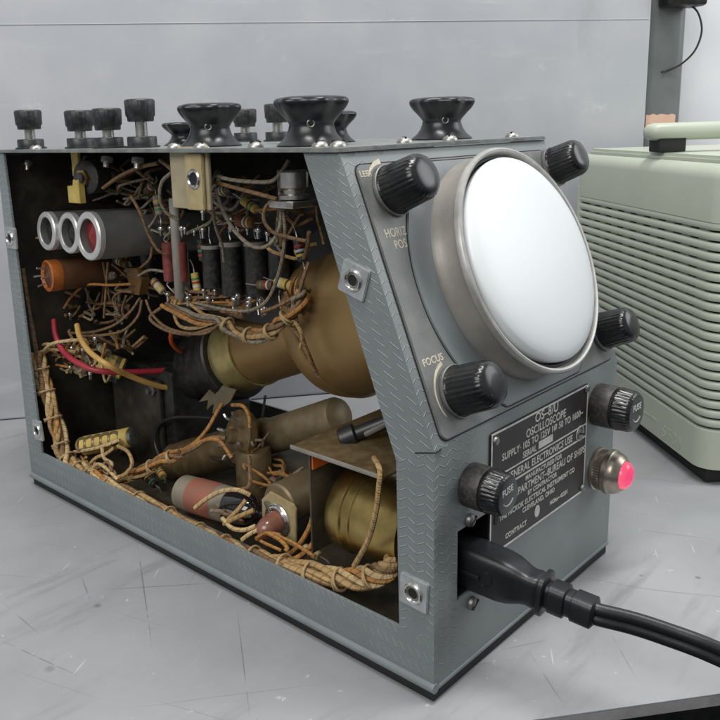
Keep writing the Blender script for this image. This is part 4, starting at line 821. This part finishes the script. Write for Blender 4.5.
# brown terminal block with its fan of wires
bk = P('terminal_block', prism([(0.003, 0.002), (.014, .002), (.013, .010), (.016, .018), (.003, .019), (-.001, .012)], 0, .007, .0008, M=Matrix.Translation((0.0400, 0.2495, 0.1308)) @ Matrix(((0, 0, 1, 0), (1, 0, 0, 0), (0, 1, 0, 0), (0, 0, 0, 1)))), m_orange)
bk.data.materials[0] = mat('ochre_block', (0.20, 0.10, 0.03), 0.55, 0, (0.12, 0.06, 0.016), 60)
for w_ in ([(0.0360, 0.2456, 0.1326), (0.0340, 0.2547, 0.1229), (0.0320, 0.2709, 0.1126), (0.0300, 0.2948, 0.1048), (0.0280, 0.3196, 0.1008)], [(0.0360, 0.2437, 0.1316), (0.0340, 0.2463, 0.1215), (0.0320, 0.2599, 0.1110), (0.0300, 0.2805, 0.1050), (0.0280, 0.3069, 0.1007)],
           [(0.0360, 0.2394, 0.1321), (0.0340, 0.2313, 0.1248), (0.0320, 0.2152, 0.1195), (0.0300, 0.1936, 0.1195), (0.0300, 0.1754, 0.1223), (0.0300, 0.1611, 0.1306)], [(0.0360, 0.2542, 0.1404), (0.0360, 0.2780, 0.1371), (0.0360, 0.3071, 0.1339), (0.0340, 0.3230, 0.1249), (0.0320, 0.3316, 0.1158)], [(0.0380, 0.2568, 0.1347), (0.0400, 0.2734, 0.1325), (0.0420, 0.2856, 0.1254), (0.0420, 0.2808, 0.1180)],
           [(0.0400, 0.2845, 0.1509), (0.0400, 0.2897, 0.1319), (0.0400, 0.2951, 0.1124)], [(0.0440, 0.2969, 0.1492), (0.0440, 0.2924, 0.1242)], [(0.0400, 0.2629, 0.1439), (0.0420, 0.2521, 0.1498), (0.0440, 0.2435, 0.1565), (0.0460, 0.2433, 0.1649)], [(0.0400, 0.2519, 0.1451), (0.0420, 0.2416, 0.1495), (0.0440, 0.2281, 0.1493)]):
    wire(w_, .0011, random.choice([m_brn, m_brn, m_ora, m_gry]))
# laced loom from the board to the shield
loom = [(0.0320, 0.2136, 0.1335), (0.0300, 0.1943, 0.1305), (0.0300, 0.1765, 0.1295), (0.0300, 0.1611, 0.1306), (0.0300, 0.1483, 0.1269), (0.0300, 0.1341, 0.1269), (0.0300, 0.1218, 0.1315), (0.0320, 0.1133, 0.1390), (0.0360, 0.1085, 0.1461), (0.0400, 0.1087, 0.1515)]
def harness(path, k, spread, r, mats, name='wire', turns=2.0, seed=1):
    sp_ = smooth_path(path, 7); R_ = random.Random(seed); n = len(sp_)
    for i in range(k):
        a0 = 2 * PI * i / k + R_.uniform(-.4, .4); rad_ = spread * (R_.uniform(.55, 1.0) if i else .1); out = []
        for j, p in enumerate(sp_):
            t = (sp_[min(j + 1, n - 1)] - sp_[max(j - 1, 0)]).normalized(); u_ = (Vector((0, 0, 1)) - t * t.z).normalized(); v_ = t.cross(u_)
            a = a0 + turns * 2 * PI * j / n + .5 * math.sin(j * .37 + i); q_ = rad_ * (1 + .25 * math.sin(j * .53 + i * 2.1))
            out.append(p + u_ * math.cos(a) * q_ + v_ * math.sin(a) * q_)
        P(name, tube_raw(out, r * R_.uniform(.85, 1.15), 8), mats[i % len(mats)], angle=80)
def lacing(path, ts, R_, name='lacing_tie'):
    sp_ = smooth_path(path, 7); n = len(sp_)
    for t_ in ts:
        j = max(1, min(n - 2, int(t_ * (n - 1)))); d = sp_[j + 1] - sp_[j - 1]
        bm = torus(R_, .0006, 24, 6, M=frame(sp_[j], d) @ Matrix.Rotation(.12, 4, 'X')); torus(R_ * .98, .0006, 24, 6, M=frame(sp_[j] + d.normalized() * .0011, d) @ Matrix.Rotation(-.10, 4, 'X'), bm=bm); P(name, bm, m_lace)
harness(loom, 5, .0030, .0012, [m_brn, m_ora, m_brn, m_tan, m_gry], seed=3, turns=1.3); lacing(loom, (.38, .52, .66, .78), .0042)
for w_ in ([(0.0340, 0.2064, 0.1365), (0.0320, 0.2064, 0.1297), (0.0300, 0.1988, 0.1229), (0.0300, 0.1841, 0.1238), (0.0300, 0.1662, 0.1299)], [(0.0340, 0.1934, 0.1357), (0.0320, 0.1779, 0.1318), (0.0300, 0.1578, 0.1299)], [(0.0340, 0.2195, 0.1312), (0.0340, 0.2337, 0.1220), (0.0320, 0.2154, 0.1176), (0.0310, 0.1912, 0.1191), (0.0300, 0.1682, 0.1262)], [(0.0320, 0.1309, 0.1398), (0.0320, 0.1188, 0.1445), (0.0360, 0.1097, 0.1500)], [(0.0320, 0.1178, 0.1363), (0.0340, 0.1113, 0.1338), (0.0360, 0.1052, 0.1260), (0.0380, 0.1020, 0.1147), (0.0400, 0.1000, 0.1093)], [(0.0330, 0.1158, 0.1385), (0.0340, 0.1084, 0.1363), (0.0350, 0.1054, 0.1303), (0.0370, 0.1091, 0.1231)],
           [(0.0360, 0.1099, 0.1470), (0.0380, 0.1088, 0.1529), (0.0400, 0.1076, 0.1598), (0.0420, 0.1058, 0.1667)], [(0.0370, 0.1080, 0.1480), (0.0360, 0.1103, 0.1387), (0.0370, 0.1068, 0.1276), (0.0400, 0.1013, 0.1112)], [(0.0400, 0.1072, 0.1689), (0.0360, 0.1003, 0.1768), (0.0320, 0.0955, 0.1834)]):
    wire(w_, .0013, random.choice([m_ora, m_brn, m_tan]))
# plastic insulated leads to the tube socket
wire([(0.0220, 0.3284, 0.1097), (0.0180, 0.3204, 0.1006), (0.0160, 0.3082, 0.0920), (0.0160, 0.2892, 0.0872), (0.0220, 0.2758, 0.0836), (0.0400, 0.2693, 0.0798), (0.0600, 0.2645, 0.0767), (0.0760, 0.2618, 0.0748)], .0023, m_pvcred, 'red_lead', 10)
wire([(0.0220, 0.2989, 0.1105), (0.0180, 0.2895, 0.1047), (0.0160, 0.2756, 0.0975), (0.0180, 0.2591, 0.0915), (0.0340, 0.2604, 0.0803), (0.0540, 0.2594, 0.0688), (0.0740, 0.2584, 0.0611)], .0022, m_pvcyel, 'yellow_lead', 10)
wire([(0.0500, 0.2343, 0.1112), (0.0540, 0.2416, 0.1028), (0.0620, 0.2478, 0.0948), (0.0720, 0.2530, 0.0884)], .0018, m_pvcor, 'orange_lead', 10)
# terminal cluster at the rear
R4 = random.Random(11)
for i in range(16):
    px = R4.uniform(0, 1)
    a = Vector((0.0260, 0.3621, 0.0733)).lerp(Vector((0.0400, 0.2888, 0.0900)), px) + Vector((R4.uniform(-.006, .006), R4.uniform(-.004, .004), R4.uniform(-.006, .008)))
    b = a + Vector((R4.uniform(-.006, .008), R4.uniform(-.022, .022), R4.uniform(-.008, .014))); c_ = (a + b) / 2 + Vector((R4.uniform(-.006, .004), R4.uniform(-.008, .008), R4.uniform(-.008, .006)))
    wire([a, c_, b], R4.uniform(.0009, .0015), R4.choice([m_tan, m_brn, m_ora, m_tan2]))
for q in ((0.0260, 0.3387, 0.0644), (0.0240, 0.3167, 0.0783), (0.0280, 0.2985, 0.0765), (0.0240, 0.3117, 0.0925), (0.0300, 0.2917, 0.1012)): blob(q, .0017)
ts_ = P('paper_resistor', lathe([(.0060, 0), (.0072, .0006), (.0072, .0160), (.0060, .0166)], 32, M=frame((0.0360, 0.2981, 0.0831), (.6, -.6, -.35))), m_fibre)
link('end_band', lathe([(.0075, .0105), (.0075, .0135), (.0073, .0137)], 32, M=frame((0.0360, 0.2981, 0.0831), (.6, -.6, -.35))), m_brown, ts_)
wire([(0.0160, 0.3432, 0.0890), (0.0160, 0.3313, 0.0937), (0.0180, 0.3217, 0.0935)], .0014, m_tan2); wire([(0.0140, 0.3408, 0.0827), (0.0140, 0.3222, 0.0950), (0.0180, 0.3078, 0.0992), (0.0240, 0.2979, 0.1002)], .0015, m_tan2); wire([(0.0140, 0.3411, 0.0812), (0.0160, 0.3294, 0.0898), (0.0180, 0.3169, 0.0915), (0.0240, 0.3070, 0.0905)], .0014, m_tan)

# main laced loom: down the rear post, then along the floor of the opening
main1 = [(0.0080, 0.3365, 0.1466), (0.0090, 0.3364, 0.1179), (0.0100, 0.3352, 0.0937), (0.0110, 0.3346, 0.0788)]
harness(main1, 3, .0011, .0012, [m_gry, m_tan, m_brn], seed=8, turns=.6)
main2 = [(0.0110, 0.3354, 0.0885), (0.0110, 0.3316, 0.0737), (0.0100, 0.3247, 0.0583), (0.0090, 0.3169, 0.0411), (0.0080, 0.3076, 0.0259), (0.0070, 0.2932, 0.0187), (0.0060, 0.2698, 0.0180)]
harness(main2, 8, .0042, .0017, [m_tan, m_tan2, m_brn, m_tan, m_ora], seed=5, turns=1.2); lacing(main2, (.12, .30, .47, .62, .76, .9), .0058)
main3 = [(0.0070, 0.2955, 0.0195), (0.0070, 0.2669, 0.0171), (0.0070, 0.2345, 0.0165), (0.0070, 0.2036, 0.0170), (0.0070, 0.1753, 0.0155), (0.0070, 0.1491, 0.0154), (0.0070, 0.1247, 0.0164), (0.0070, 0.1019, 0.0197), (0.0070, 0.0808, 0.0227), (0.0080, 0.0621, 0.0252), (0.0100, 0.0471, 0.0305), (0.0130, 0.0366, 0.0362), (0.0180, 0.0337, 0.0411)]
harness(main3, 8, .0038, .0016, [m_tan2, m_tan, m_tan, m_brn, m_tan2, m_ora], seed=6, turns=3.0); lacing(main3, (.06, .13, .21, .29, .37, .45, .53, .61, .69, .77, .86), .0053)
for w_, m_ in (([(0.0120, 0.1171, 0.0153), (0.0120, 0.0999, 0.0194), (0.0160, 0.0931, 0.0224), (0.0200, 0.0861, 0.0319), (0.0240, 0.0846, 0.0443), (0.0300, 0.0885, 0.0533)], m_ora), ([(0.0140, 0.1133, 0.0148), (0.0180, 0.1008, 0.0209), (0.0200, 0.0900, 0.0371), (0.0240, 0.0885, 0.0512), (0.0280, 0.0879, 0.0585)], m_ora), ([(0.0180, 0.0951, 0.0208), (0.0220, 0.0861, 0.0289), (0.0260, 0.0827, 0.0361)], m_tan2), ([(0.0060, 0.0483, 0.0378), (0.0040, 0.0380, 0.0550), (0.0030, 0.0324, 0.0714), (0.0030, 0.0306, 0.0830), (0.0040, 0.0308, 0.0898), (0.0100, 0.0390, 0.0911)], m_tan),
               ([(0.0120, 0.1717, 0.0252), (0.0140, 0.1620, 0.0335), (0.0160, 0.1519, 0.0399), (0.0180, 0.1408, 0.0431), (0.0220, 0.1358, 0.0403)], m_tan2), ([(0.0120, 0.1482, 0.0267), (0.0120, 0.1402, 0.0235), (0.0140, 0.1328, 0.0240), (0.0180, 0.1276, 0.0265)], m_tan2), ([(0.0120, 0.1468, 0.0236), (0.0140, 0.1355, 0.0312), (0.0180, 0.1286, 0.0353)], m_tan), ([(0.0140, 0.1457, 0.0256), (0.0160, 0.1393, 0.0327), (0.0200, 0.1370, 0.0378)], m_tan), ([(0.0120, 0.1325, 0.0191), (0.0140, 0.1281, 0.0233), (0.0160, 0.1239, 0.0262)], m_tan2)):
    wire(w_, .0016, m_)
br2 = [(0.0120, 0.2614, 0.0135), (0.0160, 0.2438, 0.0226), (0.0200, 0.2272, 0.0312), (0.0240, 0.2112, 0.0407), (0.0280, 0.2023, 0.0456)]
harness(br2, 5, .0028, .0014, [m_ora, m_tan, m_ora, m_brn], seed=9, turns=.8); lacing(br2, (.3, .55, .8), .0040)
for w_, m_ in (([(0.0280, 0.2043, 0.0451), (0.0320, 0.1934, 0.0530), (0.0380, 0.1889, 0.0610), (0.0440, 0.1882, 0.0682), (0.0500, 0.1895, 0.0725)], m_ora), ([(0.0280, 0.2024, 0.0443), (0.0320, 0.1895, 0.0539), (0.0340, 0.1752, 0.0581), (0.0340, 0.1636, 0.0502)], m_ora), ([(0.0260, 0.2058, 0.0428), (0.0300, 0.1930, 0.0499), (0.0340, 0.1825, 0.0575), (0.0360, 0.1704, 0.0599)], m_brn), ([(0.0480, 0.1630, 0.0642), (0.0500, 0.1656, 0.0704), (0.0520, 0.1728, 0.0743), (0.0520, 0.1827, 0.0728)], m_ora), ([(0.0340, 0.1489, 0.0553), (0.0300, 0.1441, 0.0485), (0.0260, 0.1409, 0.0426), (0.0220, 0.1439, 0.0408)], m_brn), ([(0.0500, 0.2573, 0.0201), (0.0520, 0.2647, 0.0289), (0.0540, 0.2627, 0.0401), (0.0560, 0.2491, 0.0483), (0.0600, 0.2329, 0.0516), (0.0620, 0.2149, 0.0545)], m_pvcblk)):
    wire(w_, .0015, m_)

# yellow tag strip behind the loom
a = Vector((0.0200, 0.3010, 0.0267)); b = Vector((0.0360, 0.2681, 0.0364))
M_ = frame(a, b - a); L = (b - a).length
tg = P('tag_strip', lathe([(.0058, 0), (.0066, .0008), (.0066, L - .001), (.0058, L)], 32, M=M_), m_fibre)
for i in range(5):
    p = a.lerp(b, .06 + .17 * i); d = (b - a).normalized(); o_ = Vector((-.55, -.45, .45)); o_ = (o_ - d * o_.dot(d)).normalized()
    link('tag_ring', torus(.0040, .0011, 24, 8, M=frame(p + o_ * .0056, o_)), m_brown, tg)
link('end_cap', lathe([(.0061, L - .0002), (.0064, L + .0006), (.0050, L + .0022), (0, L + .0024)], 32, M=M_), m_nickel, tg)
for w_, m_ in (([(0.0220, 0.2621, 0.0360), (0.0160, 0.2416, 0.0392), (0.0120, 0.2319, 0.0352), (0.0100, 0.2363, 0.0281), (0.0100, 0.2504, 0.0215)], m_tan), ([(0.0180, 0.2749, 0.0326), (0.0140, 0.2668, 0.0291), (0.0120, 0.2546, 0.0290), (0.0100, 0.2570, 0.0223)], m_tan2), ([(0.0120, 0.2841, 0.0196), (0.0140, 0.2766, 0.0265), (0.0160, 0.2674, 0.0311), (0.0200, 0.2638, 0.0349)], m_tan), ([(0.0100, 0.2903, 0.0214), (0.0100, 0.2708, 0.0225), (0.0120, 0.2591, 0.0291), (0.0090, 0.2504, 0.0258)], m_brn), ([(0.0140, 0.3042, 0.0235), (0.0160, 0.2893, 0.0282), (0.0200, 0.2756, 0.0332), (0.0260, 0.2656, 0.0380)], m_tan2), ([(0.0090, 0.2770, 0.0184), (0.0100, 0.2679, 0.0260), (0.0090, 0.2549, 0.0259), (0.0080, 0.2427, 0.0230)], m_tan2)):
    wire(w_, .0015, m_)

# transformer block in the rear lower corner
tf = P('transformer', box((.060, .252, .0052), (.128, .326, .078), .003), m_black)
link('core_plate', box((.056, .262, .0052), (.0598, .318, .070), .001), m_inside, tf)
for y, z in ((.268, .012), (.312, .012), (.268, .064), (.312, .064)): link('bolt', lathe([(.004, 0), (.004, .002), (.002, .0022), (.002, .005), (0, .005)], 6, M=frame((.0558, y, z), (-1, 0, 0))), m_steel, tf)

# printed tubular capacitor on the floor
a = Vector((0.0280, 0.2030, 0.0198)); b = Vector((0.0300, 0.1726, 0.0219)); d = (b - a).normalized(); c_ = a + d * .064
M_ = frame(a, c_ - a)
tc_ = P('tubular_capacitor', lathe([(.0085, 0), (.0105, .0008), (.0105, .040), (.0098, .041)], 48, M=M_), m_capbody)
link('faded_label', lathe([(.01062, .011), (.01068, .0112), (.01068, .032), (.01062, .0322)], 48, M=M_), m_caplabel, tc_)
link('glass_end', lathe([(.0096, .0405), (.0102, .043), (.0100, .054), (.0085, .060), (.005, .0635), (.0025, .0650), (.0022, .0680), (0, .0684)], 48, M=M_), m_glass, tc_)
P('mounting_strip', box((.010, .085, .0052), (.022, .215, .0100), .0006), m_capbody)

# valve holder on an upright tan plate
q = Vector((0.0300, 0.1223, 0.0288))
Mv = Matrix.Translation(q) @ Matrix(((0, 0, -1, 0), (-1, 0, 0, 0), (0, 1, 0, 0), (0, 0, 0, 1)))
vh = P('valve_holder', prism([(-.0130, -.0135), (.0125, -.0135), (.0135, .0085), (.0118, .0110), (-.0060, .0130), (-.0128, .0065)], -.0006, .0006, .0003, M=Mv), m_tanplate)
link('holder_ring', lathe([(.0070, .0006), (.0092, .0008), (.0094, .0016), (.0088, .0022), (.0078, .0018), (.0072, .0026), (.0062, .0026), (.0058, .0008)], 48, cap=False, M=Mv @ Matrix.Translation((0, -.0012, 0))), m_bright, vh)
link('valve_tip', lathe([(.0058, 0), (.0062, .002), (.0060, .0090), (.0050, .0125), (.0030, .0145), (.0012, .0152), (0, .0154)], 36, M=Mv @ Matrix.Translation((0, -.0012, 0)) @ Matrix.Rotation(.22, 4, 'X')), m_tiptube, vh)
link('valve_body', lathe([(.0095, -.030), (.0120, -.028), (.0120, -.002), (.0110, -.0008)], 40, M=Mv @ Matrix.Translation((-.001, .0060, 0))), m_greytube, vh)
link('spring_clip', box((-.0012, -.004, .0018), (.0012, .008, .0034), .0004, M=Mv @ Matrix.Translation((-.0035, .001, 0)) @ Matrix.Rotation(.5, 4, 'Z')), m_nickel, vh)

# brass-cased capacitor under its bracket, behind the front post
a = Vector((0.0340, 0.0912, 0.0434)); M_ = frame((.036, .0765, a.z + .005), (0, -1, 0))
bc = P('brass_can', lathe([(.0180, 0), (.0200, .0008), (.0208, .0020), (.0208, .0085), (.0211, .0089), (.0218, .0094), (.0218, .0112), (.0211, .0117), (.0208, .0121), (.0208, .0150), (.0214, .0156), (.0214, .0168), (.0208, .0174), (.0208, .0440), (.018, .0448)], 64, M=M_), m_brass)
bs = P('bracket_shelf', box((.006, .030, .0852), (.080, .086, .0864), .0003), m_brown)
link('upright', box((.012, .0800, .0300), (.060, .0812, .0850), .0003), m_chassis, bs)
link('paper_insert', box((.013, .0790, .0735), (.036, .0799, .0849)), m_orangepaper, bs)
link('shelf_edge', box((.0050, .030, .0848), (.0060, .086, .0867), .0002), m_greyrod, bs)
# black cylinder and strut on the shelf
a = Vector((0.0260, 0.0726, 0.0862)); b = Vector((0.0400, 0.0551, 0.0958))
ph = P('phone_plug', lathe([(.0046, 0), (.0056, .0006), (.0056, .0075), (.0036, .0085), (.0034, .030), (.0034, .050)], 36, M=frame(a, b - a)), m_pvcblk)
link('plug_clip', torus(.0042, .0010, 24, 8, M=frame(a + (b - a) * .12 + Vector((0, -.002, -.006)), (1, -.2, .4))), m_nickel, ph)
P('strut', tube([(0.0220, 0.0535, 0.0950), (0.0220, 0.0384, 0.1048)], .0014, 8, 3), m_steel)
# grey-brown valve lying under the picture tube, with its socket full of lugs
a = Vector((0.0850, 0.1265, 0.0700)); b = Vector((0.0850, 0.1885, 0.0413)); d = (b - a).normalized(); M_ = frame(a, b - a); L = (b - a).length
gv = P('lying_valve', lathe([(0, -.0016), (.0060, -.0012), (.0102, .0006), (.0112, .003), (.0112, L), (.010, L + .001)], 48, M=M_), m_greytube)
link('valve_socket', lathe([(.0115, L), (.0130, L + .001), (.0130, L + .010), (.0120, L + .012)], 40, M=M_), m_brown, gv)
hb = P('lug_socket', lathe([(.0150, 0), (.0165, .001), (.0165, .006), (.0130, .008), (.0050, .0085), (.0040, .0120), (0, .0125)], 40, M=frame((0.0660, 0.1877, 0.0472), (-.85, .25, .25))), m_brown)
for i in range(8):
    t_ = 2 * PI * i / 8; Ml = frame((0.0660, 0.1877, 0.0472), (-.85, .25, .25))
    link('lug', tube([Ml @ Vector((.0110 * math.cos(t_), .0110 * math.sin(t_), .007)), Ml @ Vector((.0122 * math.cos(t_), .0122 * math.sin(t_), .011)), Ml @ Vector((.0150 * math.cos(t_), .0150 * math.sin(t_), .0125))], .0010, 6, 4), m_solder, hb)
a = Vector((0.0600, 0.1749, 0.0311)); P('upright_valve', lathe([(.0100, -.030), (.0108, -.029), (.0108, .012), (.0096, .014)], 40, M=Matrix.Translation(a)), m_brown)
a = Vector((0.0750, 0.2084, 0.0326)); b = Vector((0.0620, 0.2564, 0.0135)); P('brown_valve', lathe([(.0120, 0), (.0130, .001), (.0130, (b - a).length), (.0115, (b - a).length + .003), (0, (b - a).length + .004)], 40, M=frame(a, b - a)), m_brown)
P('sub_chassis', box((.058, .060, .0290), (.130, .215, .0302), .0003), m_chassis)
P('cable_strap', box((-.0028, -.0008, -.020), (.0028, .0008, .006), M=Matrix.Translation((0.0900, 0.1965, 0.0595)) @ Matrix.Rotation(.25, 4, 'Y') @ Matrix.Rotation(.8, 4, 'Z')), m_black)

# tangle of fine wires in the far corners: too many to count, one part
RT = random.Random(21)
tm = [m_tan, m_brn, m_ora, m_gry, m_tan2]
bm = bmesh.new(); bm.loops.layers.uv.new('UVMap')
def tangle(c, hx, hy, hz, n, r, bias, weights):
    c = Vector(c)
    for i in range(n):
        def rp(): return c + Vector((RT.uniform(-hx, hx), RT.uniform(-hy, hy), RT.uniform(-hz, hz)))
        a, b = rp(), rp(); k = RT.choice((1, 2, 2, 3)); pts = [a]
        for j in range(k): pts.append(a.lerp(b, (j + 1) / (k + 1)) + Vector((RT.uniform(-hx, hx) * .30, RT.uniform(-hy, hy) * .22, RT.uniform(-hz, hz) * .32 - bias)))
        pts.append(b); n0 = len(bm.faces)
        tube_raw(smooth_path(pts, 5), r * RT.uniform(.75, 1.2), 6, bm)
        mi = RT.choices(range(5), weights)[0]; bm.faces.ensure_lookup_table()
        for f in bm.faces[n0:]: f.material_index = mi
for (c, hx, hy, hz, n, r, bias, w_) in (
        ((0.0600, 0.3562, 0.2032), .022, .045, .014, 16, .0010, .004, (1, 4, 1, 3, 0)),
        ((0.0500, 0.2567, 0.2032), .022, .030, .014, 18, .0009, .003, (1, 5, 1, 4, 0)),
        ((0.0550, 0.2455, 0.1817), .014, .020, .016, 14, .0009, .003, (1, 4, 1, 3, 0)),
        ((0.0550, 0.1746, 0.1909), .016, .030, .018, 14, .0009, .004, (0, 5, 0, 4, 0)),
        ((0.0500, 0.1264, 0.1831), .012, .016, .016, 14, .0010, .002, (2, 3, 2, 2, 0)),
        ((0.0500, 0.1906, 0.1357), .010, .036, .005, 22, .0009, .001, (1, 5, 2, 3, 0)),
        ((0.0600, 0.2909, 0.1388), .016, .028, .014, 16, .0009, .003, (1, 4, 2, 2, 0)),
        ((0.0500, 0.3647, 0.1365), .016, .030, .012, 8, .0009, .003, (1, 4, 1, 3, 0)),
        ((0.0320, 0.3230, 0.0832), .010, .026, .010, 34, .0010, .001, (4, 2, 3, 1, 4)),
        ((0.0140, 0.2830, 0.0164), .006, .024, .005, 20, .0011, .000, (4, 2, 3, 1, 4)),
        ((0.0420, 0.1130, 0.1466), .008, .010, .010, 12, .0009, .001, (2, 3, 4, 1, 0)),
        ((0.0600, 0.4024, 0.1845), .020, .030, .016, 12, .0011, .004, (1, 5, 1, 3, 0)),
        ((0.0750, 0.3426, 0.1533), .010, .030, .020, 10, .0010, .003, (2, 4, 2, 2, 0)),
        ((0.0550, 0.3105, 0.1166), .012, .030, .012, 14, .0010, .004, (2, 4, 2, 2, 1)),
        ((0.0500, 0.2938, 0.0954), .012, .026, .010, 10, .0010, .004, (2, 4, 3, 2, 1)),
        ((0.0400, 0.3437, 0.1186), .010, .018, .012, 10, .0010, .002, (2, 3, 2, 2, 1)),
        ((0.0620, 0.1839, 0.0507), .010, .014, .010, 12, .0009, .001, (1, 4, 3, 1, 0)),
        ((0.0600, 0.1606, 0.0350), .016, .030, .006, 10, .0009, .000, (1, 3, 2, 2, 0)),
        ((0.0200, 0.1553, 0.0249), .006, .018, .003, 4, .0010, .000, (3, 2, 1, 1, 3)),
        ((0.0140, 0.1016, 0.0262), .006, .026, .003, 4, .0010, .000, (3, 2, 2, 1, 3))):
    tangle(c, hx, hy, hz, n, r, bias, w_)
tg_ = P('wire_tangle', bm, tm, angle=80); tg_['kind'] = 'stuff'

# small carbon resistors and moulded capacitors scattered through the wiring
bands = [mat('band_red', (.35, .03, .02), .5), mat('band_yellow', (.6, .45, .06), .5), mat('band_green', (.05, .22, .08), .5), mat('band_white', (.6, .6, .57), .5), mat('band_brown', (.12, .05, .025), .5)]
bodies = [m_brownres, m_brown, m_capbody, m_tanplate, m_capdark, m_fibre]
def small_resistor(q, d, L, r, k):
    d = Vector(d).normalized(); M_ = frame(Vector(q), d)
    o_ = P('small_resistor', lathe([(r * .8, -L / 2), (r, -L / 2 + .0006), (r, L / 2 - .0006), (r * .8, L / 2)], 20, M=M_), bodies[k % len(bodies)])
    for t_, b_ in ((-.28, 0), (-.08, 1), (.12, 2)): link('colour_band', lathe([(r * 1.02, L * t_), (r * 1.03, L * t_ + .0001), (r * 1.03, L * (t_ + .10)), (r * 1.02, L * (t_ + .10) + .0001)], 20, M=M_, cap=False), bands[(k * 3 + b_ * 2 + k // 2) % 5], o_)
    for s_ in (-1, 1): link('lead', tube([M_ @ Vector((0, 0, s_ * L / 2)), M_ @ Vector((0, 0, s_ * (L / 2 + .004))), M_ @ Vector((.002, .001, s_ * (L / 2 + .008)))], .0004, 6, 4), m_tin, o_)
for k, (q, d, L, r) in enumerate((((0.0440, 0.2693, 0.2045), (0, .9, .3), .013, .0028), ((0.0460, 0.2412, 0.1990), (.1, .8, -.4), .012, .0026), ((0.0460, 0.2343, 0.1891), (0, .2, 1), .012, .0026), ((0.0500, 0.3501, 0.2012), (0, 1, .1), .013, .0030), ((0.0460, 0.1718, 0.1999), (0, 1, -.2), .013, .0028), ((0.0480, 0.1543, 0.1923), (0, .9, .4), .012, .0026), ((0.0460, 0.1559, 0.1833), (0, 1, 0), .014, .0030),
        ((0.0500, 0.2838, 0.1496), (0, 1, .2), .014, .0030), ((0.0500, 0.2995, 0.1387), (.2, .9, -.2), .012, .0026), ((0.0500, 0.2458, 0.1378), (0, .8, .5), .012, .0026), ((0.0480, 0.1973, 0.1647), (0, .1, 1), .013, .0026), ((0.0480, 0.2047, 0.1451), (0, .2, 1), .011, .0024), ((0.0340, 0.3107, 0.0926), (.2, .9, .2), .012, .0026), ((0.0300, 0.3319, 0.0806), (.1, .9, -.3), .011, .0026), ((0.0380, 0.2952, 0.0908), (0, .9, .3), .012, .0028), ((0.0300, 0.3148, 0.0737), (.1, 1, 0), .011, .0024),
        ((0.0460, 0.1158, 0.1714), (0, .3, 1), .012, .0026), ((0.0460, 0.1276, 0.1526), (0, 1, .1), .013, .0028), ((0.0460, 0.1422, 0.1505), (0, 1, -.1), .012, .0026), ((0.0600, 0.1357, 0.0371), (.3, -.9, .1), .013, .0028), ((0.0600, 0.1557, 0.0314), (.8, .2, .1), .012, .0026), ((0.0200, 0.0885, 0.0245), (0, 1, .1), .011, .0024), ((0.0260, 0.2350, 0.0190), (0, 1, .3), .012, .0026), ((0.0400, 0.2439, 0.0172), (.3, 1, .2), .012, .0026))):
    small_resistor(q, d, L, r, k)
RS = random.Random(5)
for (c, hy, hz, n) in (((0.0440, 0.1743, 0.1399), .040, .003, 12), ((0.0420, 0.1904, 0.1784), .028, .002, 6), ((0.0280, 0.3086, 0.0907), .024, .010, 8), ((0.0340, 0.3421, 0.1070), .014, .008, 5), ((0.0460, 0.1529, 0.1792), .02, .003, 4)):
    for i in range(n): blob(tuple(Vector(c) + Vector((RS.uniform(-.003, .003), RS.uniform(-hy, hy), RS.uniform(-hz, hz)))), RS.uniform(.0010, .0016))
